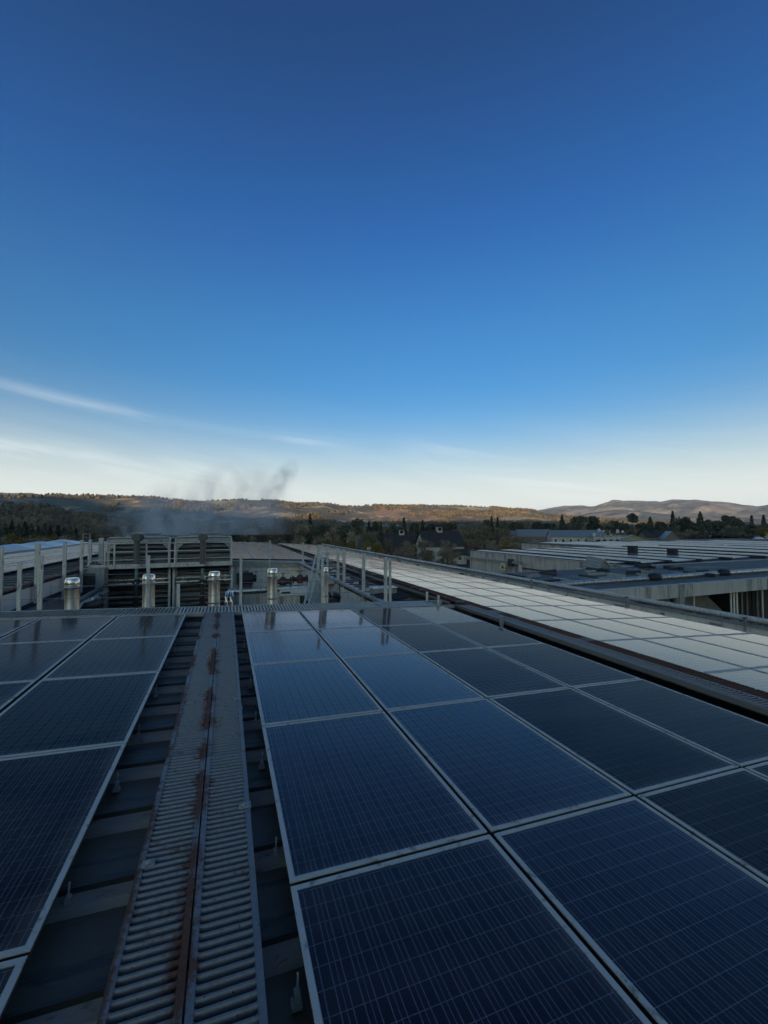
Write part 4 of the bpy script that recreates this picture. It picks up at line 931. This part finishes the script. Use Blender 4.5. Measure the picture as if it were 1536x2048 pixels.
cpart(MB().box(10.5, 40, CY+.2, WY0, -6.2, -6.0), 'bay_floor', PITF)
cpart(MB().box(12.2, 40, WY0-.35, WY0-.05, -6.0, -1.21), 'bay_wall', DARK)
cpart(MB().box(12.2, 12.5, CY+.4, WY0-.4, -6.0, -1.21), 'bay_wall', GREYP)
for i in range(26):
    c = (13+random.uniform(0, 12), 12.2+random.uniform(0, 4.5))
    o = MB().box(-random.uniform(.2,.8), random.uniform(.2,.8), -.06, .06, 0, random.uniform(.05,.2)).build('roof_rail', random.choice([GREYP, DARK, GALV])); o.location = (c[0], c[1], -1.08); o.rotation_euler = (0, 0, random.choice([0, 1.57, .2])); tag(o, 'low metal rail lying on the dark lower roof behind the silver duct', 'rail', 'rails on the lower roof')
du = thing('silver_duct', 'long shiny silver duct lying along the canopy edge', 'duct')
A_ = atY(1118, 1166, 12.2); B_ = atY(1560, 1141, 12.2)
dz = (A_[2]+B_[2])/2
MB().tube([(A_[0]-1.2, 12.2, dz-.02), (B_[0]+3, 12.2, dz+.02)], .13, 16).build('duct', LAG, du, True)
for px_ in (1183, 1237, 1289, 1330, 1385, 1440, 1500):
    x = atY(px_, 1155, 12.2)[0]; MB().tube([(x-.03,12.2,dz),(x+.03,12.2,dz)], .142, 16).build('joint', GALV, du, True)
for px_ in (1306, 1444):
    x = atY(px_, 1155, 12.2)[0]; b = MB().tube([(x-.32,12.15,dz+.0),(x-.2,12.12,dz+.05),(x+.2,12.12,dz+.05),(x+.32,12.15,dz)], [.16,.2,.2,.15], 12).build('valve_jacket', BLACK, du, True); MB().tube([(x,12.0,dz-.3),(x,12.1,dz)], .04, 8).build('drain', DARK, b)
for px_ in (1150, 1260, 1370, 1500): x = atY(px_, 1155, 12.2)[0]; MB().box(x-.04, x+.04, 12.12, 12.28, -1.08, dz-.12).build('stand', GREYP, du)
# things in the dark bay
c = atY(1400, 1220, 13); t = thing('handrail_frame', 'small white handrail frame inside the dark plant bay', 'railing', (c[0], 13, -6.0))
for x in (0, .9, 1.8): MB().tube([(x,0,0),(x,0,2.6)], .03, 6).build('post', GALVP, t)
for z in (1.9, 2.25, 2.6): MB().tube([(0,0,z),(1.8,0,z)], .025, 6).build('rail', GALVP, t)
c = atY(1385, 1195, 14.5); t = thing('conveyor_hood', 'dark sloping machine hood inside the plant bay', 'machine', (c[0], 14.5, -6.0))
MB().prism([(-1.5,0),(2.6,0),(2.6,2.4),(1.2,3.4),(-1.5,3.6)], 'y', 0, 1.6).build('body', GREYP, t); MB().box(-1.6, 1.0, -.1, -.01, 2.3, 2.6).build('band', DARK, t)
for i in range(4): MB().tube([(-1+i*.7,-.2,3.4),(-1.4+i*.8,-.3,4.4)], .05, 6).build('chute_pipe', GALV, t, True)
c = atY(1520, 1200, 14); t = thing('machine_block', 'dark tall machine block in the plant bay at the right edge', 'machine', (c[0], 14, -6.0))
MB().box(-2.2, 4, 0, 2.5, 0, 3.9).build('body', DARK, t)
for i in range(5): MB().tube([(-2+i*.5,-.12,0),(-2+i*.5,-.12,3.6)], .05, 6).build('pipe', random.choice([GREYP, DARK, GALV]), t, True)

# ------------------------------------------------------------------ town houses
ROOFD = mat('dark_shingle', (0.045,0.043,0.045), 0.9, 0, 0.3, 1.5, bump=0.2, bscale=6)
ROOFG = mat('grey_metal_roof', (0.26,0.28,0.31), 0.5, 0.1, 0.2, 0.4, streak=(1,1,.3))
SIDW = mat('white_siding', (0.55,0.54,0.52), 0.7, 0, 0.2, 0.6, stain=(0.25,0.23,0.2), stain_scale=.8, stain_amt=.4)
SIDB = mat('beige_siding', (0.36,0.33,0.24), 0.7, 0, 0.12, 0.6)
SIDR = mat('brown_siding', (0.20,0.17,0.14), 0.8, 0, 0.2, 0.6)
PANE = mat('window_pane', (0.02,0.025,0.03), 0.1, 0, 0.1, 1, spec=0.6)
def gable(name, label, c, rz, L_, W_, hw, hr, wallm, roofm, wins=3, cupola=False, cat='house', door=True):
    """gabled building: ridge along local x, length L_, width W_, wall height hw, ridge height hr"""
    t = thing(name, label, cat, (c[0], c[1], GROUND_Z), rz)
    MB().prism([(-W_/2,0),(W_/2,0),(W_/2,hw),(0,hr-.12),(-W_/2,hw)], 'x', -L_/2, L_/2).build('wall', wallm, t)
    o = .45; sl = (hr-hw)/(W_/2)
    r = None
    for s_ in (-1, 1):
        mb = MB(); y1 = s_*(W_/2+o); z1 = hw-sl*o; th = .16
        p = [(-L_/2-o,0,hr),(L_/2+o,0,hr),(L_/2+o,y1,z1),(-L_/2-o,y1,z1)]
        mb.hexa([(a,b,c_) for a,b,c_ in p]+[(a,b,c_+th) for a,b,c_ in p]); r = mb.build('roof', roofm, t)
    if cupola:
        cu = MB().box(-.7,.7,-.7,.7,hr-.3,hr+1.2).build('cupola', SIDW, r); MB().prism([(-1.0,hr+1.201),(1.0,hr+1.201),(0,hr+1.9)], 'x', -1.0, 1.0).build('cupola_roof', ROOFD, r); MB().box(-.45,.45,-.73,-.702,hr+.15,hr+1.0).build('cupola_louvre', PANE, r)
    for i in range(wins):
        x = -L_/2+L_*(i+.5)/wins
        for s_ in (-1, 1):
            wq = MB().box(x-.5, x+.5, s_*W_/2-.03, s_*W_/2+.03, hw*.4, hw*.75).build('window', SIDW, t); MB().box(x-.42, x+.42, s_*(W_/2+.031)-.006, s_*(W_/2+.031)+.006, hw*.43, hw*.72).build('pane', PANE, wq)
    if door: MB().box(L_/2-.02, L_/2+.05, -.55, .55, 0, 2.1).build('door', SIDR, t)
    return t
c = atD(803, 1090, 118); gable('barn_house', 'dark steep-roofed barn with small cupola beyond the pale panel strip', c, -.30, 10, 8, 3.2, 7.4, SIDR, ROOFD, 3, True)
c = atD(878, 1085, 112); gable('barn_house', 'white-walled barn with dark steep roof and white cupola', c, -.15, 10.5, 9, 4.6, 8.2, SIDW, ROOFD, 4, True)
c = atD(915, 1100, 106); gable('shed', 'small white shed at the right end of the white-walled barn', c, -.15, 3.5, 3, 2.6, 3.6, SIDW, ROOFD, 1, cat='shed')
c = atD(1064, 1070, 235); gable('warehouse', 'long warehouse with pale blue-grey roof among bare trees', c, -.55, 17, 12, 4.0, 7.6, SIDR, ROOFG, 4, cat='warehouse')
c = atD(1012, 1068, 240); gable('warehouse', 'pale low-roofed warehouse half hidden left of the blue-grey roof', c, -.55, 14, 9, 4.2, 6.8, SIDW, ROOFG, 3, cat='warehouse')
c = atD(1150, 1075, 205); gable('white_hall', 'wide white hall with grey roof left of the rooftop machines', c, -.55, 24, 12, 4.4, 7.4, SIDW, ROOFG, 7, cat='building')
c = atD(1265, 1082, 175); gable('beige_shed', 'beige gabled metal shed right of the white hall', c, .75, 11, 8, 4.0, 5.6, SIDB, SIDB, 2, cat='shed')
c = atD(1310, 1076, 205); gable('brown_house', 'brown gabled house right of the beige shed', c, -.5, 12, 9, 4.2, 7.2, SIDR, ROOFD, 4)
c = atD(1338, 1080, 195); gable('chapel', 'small chapel-like gable with arched dark opening among the trees', c, .9, 8, 6, 3.6, 6.8, SIDR, ROOFG, 2, cat='house')
c = atD(1530, 1079, 245); gable('white_house', 'white gabled house at the right edge beyond the lawn', c, .5, 13, 10, 4.2, 7.0, SIDW, ROOFG, 3)
c = atD(1435, 1060, 330); gable('long_shed', 'long low shed with pale grey roof deep among the right trees', c, -.5, 26, 10, 4.5, 7.2, SIDR, ROOFG, 5, cat='shed')
c = atD(1480, 1062, 320); gable('long_shed', 'low pale-roofed shed right of the long shed among the trees', c, -.45, 14, 9, 4.2, 6.4, SIDW, ROOFG, 3, cat='shed')
c = atD(1517, 1083, 225); t = thing('white_tank', 'round white water tank in front of the white house', 'tank', (c[0], c[1], GROUND_Z)); MB().lathe((0,0,0), [(2.3,0),(2.3,2.6),(1.2,3.2),(.3,3.3)], 20).build('shell', WHITEP, t, True); MB().lathe((0,0,0), [(.35,3.301),(.35,3.5)], 10).build('hatch', GALV, t)
# rooftop machines of the white hall
for i in range(22):
    c = atD(1188+i*3.1+random.uniform(-3, 3), 1072+random.uniform(-9, 9), 192+random.uniform(-5, 5))
    s_ = random.uniform(.4, 1.1); kind = i % 3
    t = thing(('roof_tank', 'roof_unit', 'roof_pipe')[kind], f"{ordw(i+1)} from the left of the pale rooftop {('tanks', 'units', 'pipes')[kind]} and machines right of the white hall", ('tank', 'roof unit', 'pipe')[kind], (c[0], c[1], c[2]), random.uniform(0, 1), 'rooftop machines')
    mm = GREENP if i in (17, 19) else random.choice([WHITEP, WALLP, GALVP])
    if kind == 0: MB().lathe((0,0,0), [(s_*.6,0),(s_*.6,s_*1.3),(s_*.3,s_*1.6)], 12).build('shell', mm, t, True)
    elif kind == 1: MB().box(-s_, s_, -s_*.6, s_*.6, 0, s_*.9).build('case', mm, t); MB().box(-s_*.8, s_*.8, -s_*.63, -s_*.602, s_*.2, s_*.7).build('grille', DARK, t)
    else: MB().tube([(0,0,-.4),(0,0,s_*1.4),(.3,0,s_*1.7),(.9,0,s_*1.75)], .12, 8).build('pipe', mm, t, True)
mh = thing('machine_hall', 'flat hall carrying the rooftop machines right of the white hall', 'building'); c = atD(1222, 1080, 196); mh.location = (c[0], c[1], GROUND_Z); mh.rotation_euler = (0, 0, -.55)
MB().box(-9, 9, -5, 6, 0, 4.6).build('wall', SIDW, mh); MB().box(-9.3, 9.3, -5.3, 6.3, 4.601, 4.9).build('roof', ROOFG, mh)
for i in range(6): MB().box(-8+i*2.8, -6.4+i*2.8, -5.06, -5.002, 1.2, 3.2).build('window', PANE, mh)

# ------------------------------------------------------------------ trees
def leaf_mat(name, col, col2, rough=0.8):
    m = bpy.data.materials.new(name); m.use_nodes = True; t = m.node_tree; b = t.nodes['Principled BSDF']
    oi = nd(t, 'ShaderNodeObjectInfo'); geo = nd(t, 'ShaderNodeNewGeometry')
    n = nd(t, 'ShaderNodeTexNoise'); n.inputs['Scale'].default_value = 0.7; n.inputs['Detail'].default_value = 4; t.links.new(geo.outputs['Position'], n.inputs['Vector'])
    f = nd(t, 'ShaderNodeMapRange'); t.links.new(n.outputs['Fac'], f.inputs[0]); f.inputs[1].default_value = .35; f.inputs[2].default_value = .65
    c = mixc(t, f.outputs[0], col, col2)
    h = nd(t, 'ShaderNodeHueSaturation'); t.links.new(c, h.inputs['Color'])
    t.links.new(mth(t, 'ADD', 0.65, mth(t, 'MULTIPLY', oi.outputs['Random'], 0.7)), h.inputs['Value'])
    t.links.new(h.outputs[0], b.inputs['Base Color']); b.inputs['Roughness'].default_value = rough; b.inputs['Specular IOR Level'].default_value = 0.15
    return m
LF_DARK = leaf_mat('dark_needles', (0.08,0.078,0.05), (0.13,0.12,0.075))
LF_OAK = leaf_mat('evergreen_leaves', (0.09,0.082,0.05), (0.17,0.145,0.08))
LF_BROWN = leaf_mat('dry_brown_leaves', (0.26,0.18,0.115), (0.40,0.27,0.16))
LF_YEL = leaf_mat('yellowing_leaves', (0.17,0.125,0.035), (0.32,0.19,0.04))
BARK = mat('bark', (0.07,0.055,0.045), 0.95, 0, 0.3, 4)
rng = np.random.default_rng(5)
def leaf_cloud(P, size, flat=0.0):
    n = len(P); a = rng.normal(size=(n, 3)); a /= np.linalg.norm(a, axis=1)[:, None]
    b = rng.normal(size=(n, 3)); b -= (b*a).sum(1)[:, None]*a; b /= np.linalg.norm(b, axis=1)[:, None]
    s = (size*rng.uniform(.6, 1.4, n))[:, None]
    v = np.stack([P-a*s-b*s*.6, P+a*s-b*s*.6, P+a*s*.6+b*s*.6, P-a*s*.7+b*s*.7], 1).reshape(-1, 3)
    return v
def crown_mesh(name, P, size, m):
    v = leaf_cloud(P, size); n = len(P)
    me = bpy.data.meshes.new(name); me.vertices.add(4*n); me.vertices.foreach_set('co', v.astype(np.float32).ravel())
    me.loops.add(4*n); me.loops.foreach_set('vertex_index', np.arange(4*n)); me.polygons.add(n); me.polygons.foreach_set('loop_start', np.arange(n)*4)
    me.update(calc_edges=True); me.materials.append(m); return me
def conifer_pts(n, w):                         # unit height
    z = rng.uniform(.06, 1, n)**.9; tier = .72+.28*np.abs(np.sin(z*24+rng.uniform(0, 6)))
    r = w*(1-z)**.85*tier*np.sqrt(rng.uniform(.12, 1, n)); a = rng.uniform(0, 2*np.pi, n)
    lop = 1+.22*np.sin(a*2+z*5+rng.uniform(0, 6))
    return np.stack([r*lop*np.cos(a), r*lop*np.sin(a), z], 1)
def lobed_pts(n, w, z0, k, open_=0.0):
    P = []
    cs = [(rng.uniform(-.7, .7)*w, rng.uniform(-.7, .7)*w, rng.uniform(z0+.15, .86), rng.uniform(.10, .22)) for _ in range(k)]
    cs.append((0, 0, .84, .15))
    for _ in range(n):
        c = cs[rng.integers(len(cs))]; d = rng.normal(size=3); d /= np.linalg.norm(d); r = c[3]*rng.uniform(.35 if not open_ else 0, 1)**.5
        P.append((c[0]+d[0]*r*1.15, c[1]+d[1]*r*1.15, min(1, c[2]+d[2]*r*.85)))
    return np.array(P)
def limb_mesh(name, h, r, nb, spread):
    mb = MB(); mb.tube([(0,0,-.02),(.01,0,h*.5),(0,.01,h)], [r, r*.7, r*.25], 7)
    for i in range(nb):
        a = rng.uniform(0, 6.28); z = rng.uniform(.18, .7)*h; l = spread*rng.uniform(.5, 1)
        p = (math.cos(a)*l, math.sin(a)*l, z+l*rng.uniform(.6, 1.1)); q = (math.cos(a)*l*.45, math.sin(a)*l*.45, z+l*.35)
        mb.tube([(0,0,z), q, p], [r*.45, r*.3, r*.08], 5, False)
        for _ in range(3):
            d = (p[0]+rng.normal()*l*.3, p[1]+rng.normal()*l*.3, min(1, p[2]+abs(rng.normal())*l*.3)); mb.tube([q, d], [r*.2, r*.05], 4, False)
    return mb.mesh(name, BARK)
KINDS = {}
KINDS['conifer'] = [(crown_mesh('crown', conifer_pts(1100, w_), .026, LF_DARK), limb_mesh('trunk', .9, .016, 3, .1)) for w_ in (.16, .21, .27)]
KINDS['cypress'] = [(crown_mesh('crown', conifer_pts(900, .11)*np.array([1,1,1]), .024, LF_DARK), limb_mesh('trunk', .8, .02, 2, .06))]
KINDS['evergreen'] = [(crown_mesh('crown', lobed_pts(1500, w_, .2, k_), .035, LF_OAK), limb_mesh('trunk', .7, .025, 7, .28)) for (w_, k_) in ((.42, 9), (.5, 12), (.36, 7))]
KINDS['bare'] = [(crown_mesh('crown', lobed_pts(1500, w_, .1, 13, 1), .021, LF_BROWN), limb_mesh('trunk', .95, .022, 16, .34)) for w_ in (.38, .46)]
KINDS['yellow'] = [(crown_mesh('crown', lobed_pts(1300, w_, .0, 11, 1), .03, LF_YEL), limb_mesh('trunk', .8, .02, 9, .3)) for w_ in (.42, .5)]
def tall_round():
    P = lobed_pts(900, .16, .1, 6); P[:, 2] = .55+P[:, 2]*.45
    return crown_mesh('crown', P, .03, LF_DARK)
KINDS['palm'] = [(tall_round(), limb_mesh('trunk', .9, .018, 6, .12))]
WIDTH = dict(conifer=.42, cypress=.22, evergreen=1.05, bare=1.0, yellow=1.05, palm=.45)
TXT = dict(conifer='dark pointed conifer', cypress='slim dark cypress', evergreen='dark rounded evergreen tree', bare='brown half-bare tree', yellow='yellowing bushy tree', palm='tall thin-trunked tree with a round top')
T = []
def tr(kind, px, top, D, wpx=None): T.append((kind, px, top, D, wpx))
# left wood
for px, top in ((-22,1046),(-5,1043),(12,1048),(24,1041),(38,1049),(50,1044),(63,1047),(77,1052),(90,1047),(101,1052),(116,1050),(128,1055),(141,1052),(152,1056)): tr('conifer', px, top, random.uniform(150, 230), 26)
for px, top in ((-10,1068),(8,1071),(28,1062),(48,1072),(68,1066),(88,1070),(108,1063),(128,1068),(146,1066)): tr('yellow' if px in (28,68,108) else 'bare', px, top, random.uniform(95, 120), 36)
for px, top, w_ in ((170,1052,30),(186,1046,34),(205,1043,40),(222,1040,30),(243,1050,36),(262,1048,34),(287,1038,44),(310,1046,36)): tr('bare' if px not in (222,262) else 'evergreen', px, top, random.uniform(150, 190), w_)
tr('conifer', 331, 1029, 150, 36); tr('bare', 352, 1046, 160, 40); tr('evergreen', 380, 1050, 170, 44); tr('bare', 412, 1052, 150, 40); tr('bare', 440, 1050, 170, 42); tr('evergreen', 470, 1052, 190, 44); tr('bare', 500, 1053, 160, 40); tr('bare', 528, 1050, 170, 44)
for k_, px, top, D, w_ in (('bare',553,1046,150,44),('bare',578,1040,160,44),('conifer',620,1028,170,26),('bare',600,1044,140,44),('evergreen',643,1046,130,50),('bare',665,1052,120,40),('evergreen',690,1048,150,46),('evergreen',716,1034,190,34),('conifer',738,1043,200,20),('evergreen',750,1040,210,28),('conifer',762,1045,200,20),('bare',705,1060,110,40),('bare',738,1058,112,42),
    ('yellow',655,1074,92,34),('yellow',682,1076,88,34),('yellow',706,1078,85,36),('yellow',733,1076,82,38),('yellow',757,1080,78,34),('bare',640,1068,100,36),
    ('evergreen',786,1046,170,40),('conifer',808,1036,190,26),('evergreen',830,1044,190,40),('conifer',845,1040,210,22),('evergreen',862,1046,190,40),('evergreen',880,1044,220,28),('bare',772,1074,100,40),('bare',815,1080,98,44),('bare',850,1076,96,42),('bare',895,1078,98,40),('bare',800,1094,88,34),('bare',826,1100,84,34),('bare',858,1098,80,36),('bare',885,1096,82,38),('bare',905,1100,80,34)): tr(k_, px, top, D, w_)
for k_, px, top, D, w_ in (('bare',915,1058,140,46),('evergreen',900,1044,210,36),('bare',940,1052,135,52),('bare',968,1048,130,56),('bare',996,1052,130,50),('bare',1022,1064,125,44),('evergreen',972,1038,230,28),('conifer',983,1032,230,20),('conifer',995,1034,240,20),('evergreen',1008,1040,230,28),('evergreen',1030,1042,260,32),('bare',1046,1072,118,44),('bare',1070,1078,112,44),('bare',1096,1080,110,44),('bare',1128,1082,108,46),('bare',1160,1084,106,44),('bare',1190,1086,110,40),('bare',1215,1086,110,36),('bare',1050,1044,260,34),('evergreen',1072,1042,280,30)): tr(k_, px, top, D, w_)
for k_, px, top, D, w_ in (('evergreen',1095,1044,280,36),('conifer',1124,1030,270,20),('bare',1140,1041,250,36),('evergreen',1160,1029,260,50),('evergreen',1186,1030,265,38),('bare',1205,1042,270,40),('evergreen',1226,1040,270,36),('evergreen',1242,1044,280,30),('palm',1265,1026,250,15),('evergreen',1285,1044,265,36),('conifer',1300,1034,280,22),('evergreen',1318,1042,270,40),('conifer',1345,1023,260,26),('evergreen',1369,1032,280,30),('evergreen',1385,1044,280,36),('conifer',1400,1024,285,24),('evergreen',1415,1038,290,30),('evergreen',1432,1040,290,36),('evergreen',1450,1029,300,36),('evergreen',1466,1031,300,32),('evergreen',1482,1040,300,30),('cypress',1503,1031,230,16),('conifer',1527,1030,300,22),('yellow',1521,1052,240,36),('evergreen',1545,1044,280,40),('palm',1252,1046,240,11),
    ('evergreen',1395,1068,215,44),('evergreen',1420,1064,215,48),('evergreen',1446,1065,215,46),('evergreen',1470,1067,220,42),('bare',1290,1062,230,34),('palm',1300,1060,205,10),('bare',1360,1062,230,40),('bare',1380,1058,250,36),('evergreen',1330,1060,230,30),('bare',1240,1062,230,34)): tr(k_, px, top, D, w_)
for px, top, D, w_ in ((1035,1080,100,34),(1062,1084,100,32),(1085,1086,98,30),(1112,1084,100,36),(1142,1086,100,34),(1172,1088,100,34),(1230,1088,104,32),(925,1076,118,40),(955,1074,116,42),(985,1078,112,40),(1012,1080,108,38)): tr('bare' if px % 2 else 'yellow', px, top, D, w_)
order = {}
for k_ in TXT:
    for i, t_ in enumerate(sorted([t_ for t_ in T if t_[0] == k_], key=lambda q: q[1])): order[t_] = i+1
for t_ in T:
    k_, px, top, D, wpx = t_
    p = atD(px, top, D); h = p[2]-GROUND_Z
    var = KINDS[k_][random.randrange(len(KINDS[k_]))]
    n_k = sum(1 for q in T if q[0] == k_)
    lab = f"{TXT[k_]}, {ordw(order[t_])} of its kind counted from the left" if n_k > 1 else f"{TXT[k_]} standing before the white house at the right"
    o = thing('round_topped_tree' if k_ == 'palm' else k_+'_tree', lab, 'tree', (p[0], p[1], GROUND_Z), random.uniform(0, 6.28), 'trees beyond the roofs')
    wm = (wpx or 30)/F_PX*D; sxy = wm/WIDTH[k_]
    o.scale = (sxy, sxy, h)
    link('crown', var[0], o); link('trunk', var[1], o)

# woods too far to count: the valley and the hillside
def wood(name, pts, hts, m, lab):
    n = len(pts); k = 5
    base = []
    V = []; Fc = []
    th = np.linspace(0, 2*np.pi, k, endpoint=False)
    for i in range(n):
        p = pts[i]; h = hts[i]; w_ = h*rng.uniform(.28, .55); ph = rng.uniform(0, 6); b = len(V)
        zz = (.05, .38, .72)
        for lv, (z, r) in enumerate(((.02, .7), (.42, 1.0), (.78, .62))):
            for q in th: V.append((p[0]+w_*r*math.cos(q+ph+lv*.4)*rng.uniform(.75, 1.2), p[1]+w_*r*math.sin(q+ph+lv*.4)*rng.uniform(.75, 1.2), p[2]+h*z*rng.uniform(.92, 1.08)))
        V.append((p[0], p[1], p[2]+h))
        for lv in range(2):
            for q in range(k): j = (q+1) % k; Fc.append((b+lv*k+q, b+lv*k+j, b+lv*k+k+j, b+lv*k+k+q))
        for q in range(k): Fc.append((b+2*k+q, b+2*k+(q+1) % k, b+3*k))
    me = bpy.data.meshes.new(name); me.from_pydata(V, [], Fc); me.materials.append(m); me.update()
    o = link(name, me); tag(o, lab, 'wood', kind='stuff'); return o
WOODM = mat('distant_crowns', (0.06,0.068,0.045), 0.95, 0, 0.5, 0.02, col2=(0.12,0.10,0.07), spec=0.1)
WOODV = mat('valley_crowns', (0.07,0.072,0.05), 0.95, 0, 0.5, 0.03, col2=(0.16,0.125,0.085), spec=0.1)
pts = []; hts = []
a0, a1 = horizon_dir(-120), horizon_dir(1660)
for _ in range(5200):
    a = rng.uniform(a0, a1); r_ = 330+1500*rng.uniform(0, 1)**1.3
    if fbm(np.array(a*9), np.array(r_/260), 33, 3) < -.55: continue
    pts.append((CAM[0]+r_*math.sin(a), CAM[1]+r_*math.cos(a), GROUND_Z)); hts.append(rng.uniform(5.5, 11))
wood('valley_wood', pts, hts, WOODV, 'dark mass of valley trees below the hills')
pts = []; hts = []
nr_, na_, _ = MIDG.shape
az_lo = 60
for _ in range(19000):
    i = rng.integers(8, 90); j = rng.integers(60, na_-60)
    p = MIDG[i, j]; f = fbm(np.array(p[0]/150), np.array(p[1]/150), 44, 4)
    if f < (.12 if i < 82 else -.35): continue
    pts.append((p[0]+rng.uniform(-7, 7), p[1]+rng.uniform(-7, 7), p[2]-1.5)); hts.append(rng.uniform(7, 15))
wood('hill_wood', pts, hts, WOODM, 'thin autumn woods covering the lit hillside')
pts = []; hts = []
for _ in range(2500):
    i = rng.integers(6, 40); j = rng.integers(20, 158)
    p = NEARG[i, j]; pts.append((p[0]+rng.uniform(-6, 6), p[1]+rng.uniform(-6, 6), p[2]-1)); hts.append(rng.uniform(6, 13))
wood('slope_wood', pts, hts, WOODV, 'dark shaded woods on the low slope at the left')

# ------------------------------------------------------------------ steam, hill fog
def vapour(name, lab, box, dens, scale, detail, center, fall, col, aniso=0.2, stretch=(1,1,1), thr=.45, shear=(0,0)):
    x0, x1, y0, y1, z0, z1 = box
    o = MB().box(x0, x1, y0, y1, z0, z1).build(name, None); tag(o, lab, name, kind='stuff')
    m = bpy.data.materials.new(name); m.use_nodes = True; t = m.node_tree
    for n in list(t.nodes):
        if n.type == 'BSDF_PRINCIPLED': t.nodes.remove(n)
    out = [n for n in t.nodes if n.type == 'OUTPUT_MATERIAL'][0]
    pv = nd(t, 'ShaderNodeVolumePrincipled'); pv.inputs['Color'].default_value = (*col, 1); pv.inputs['Anisotropy'].default_value = aniso
    geo = nd(t, 'ShaderNodeNewGeometry'); mp = nd(t, 'ShaderNodeMapping'); t.links.new(geo.outputs['Position'], mp.inputs['Vector']); mp.inputs['Scale'].default_value = stretch
    n = nd(t, 'ShaderNodeTexNoise'); n.inputs['Scale'].default_value = scale; n.inputs['Detail'].default_value = detail; n.inputs['Roughness'].default_value = 0.6; n.inputs['Distortion'].default_value = 0.8; t.links.new(mp.outputs[0], n.inputs['Vector'])
    sp = nd(t, 'ShaderNodeSeparateXYZ'); t.links.new(geo.outputs['Position'], sp.inputs[0])
    tot = None
    up = mth(t, 'SUBTRACT', sp.outputs[2], z0)
    for ax, (c_, f_, sh) in enumerate(zip(center, fall, (shear[0], shear[1], 0))):
        v = sp.outputs[ax]
        if sh: v = mth(t, 'SUBTRACT', v, mth(t, 'MULTIPLY', up, sh))
        d = mth(t, 'DIVIDE', mth(t, 'SUBTRACT', v, c_), f_); d2 = mth(t, 'MULTIPLY', d, d); tot = d2 if tot is None else mth(t, 'ADD', tot, d2)
    env = mth(t, 'MAXIMUM', mth(t, 'SUBTRACT', 1.0, tot), 0.0)
    nn = mth(t, 'MULTIPLY', mth(t, 'SUBTRACT', n.outputs['Fac'], thr), 1/(1-thr)*1.8, clamp=True)
    t.links.new(mth(t, 'MULTIPLY', mth(t, 'MULTIPLY', env, nn), dens), pv.inputs['Density'])
    t.links.new(pv.outputs[0], out.inputs['Volume']); o.data.materials.append(m)
    return o
vapour('steam', 'pale steam drifting up from the cooling towers', (-5.6, 4.6, 16.6, 22.5, 1.12, 5.6), 0.9, 0.75, 6, (-1.5, 19.4, 0.9), (4.4, 2.9, 3.9), (1.0,.97,.93), 0.1, (1,1,.8), .42, (.50, 0))
W_ = atY(568, 950, 19.5)
vapour('steam', 'thin grey wisp of steam leaning up and right above the corrugated wall', (W_[0]-2.4, W_[0]+2.0, 18.2, 20.8, W_[2]-1.9, W_[2]+1.0), 1.0, 1.3, 5, (W_[0]-1.15, 19.5, W_[2]-.45), (.75, 1.1, 1.5), (1.0,.97,.93), 0.1, (1,1,.8), .40, (.62, 0))
A_ = atD(300, 1003, 2350)
vapour('fog_bank', 'thin white fog lying on the lit hillside at the left', (A_[0]-260, A_[0]+260, A_[1]-200, A_[1]+200, A_[2]-40, A_[2]+40), 0.035, 0.012, 3, tuple(A_), (250, 190, 26), (.95,.95,.95), 0.3, (1,1,3), .40)
for m_ in bpy.data.materials:
    if m_.name in ('steam', 'fog_bank'): m_.cycles.volume_step_rate = 1.0

# ------------------------------------------------------------------ haze
hb = MB().box(-9300, 9300, -3200, 9300, GROUND_Z-1.5, 425).build('haze', None); tag(hb, 'thin pale morning haze filling the valley', 'haze', kind='stuff')
hm = bpy.data.materials.new('haze'); hm.use_nodes = True; t = hm.node_tree
for n in list(t.nodes):
    if n.type == 'BSDF_PRINCIPLED': t.nodes.remove(n)
pv = nd(t, 'ShaderNodeVolumePrincipled'); pv.inputs['Density'].default_value = 5e-5; pv.inputs['Color'].default_value = (.9,.93,.97,1); pv.inputs['Anisotropy'].default_value = 0.2
t.links.new(pv.outputs[0], [n for n in t.nodes if n.type == 'OUTPUT_MATERIAL'][0].inputs['Volume'])
hb.data.materials.append(hm)
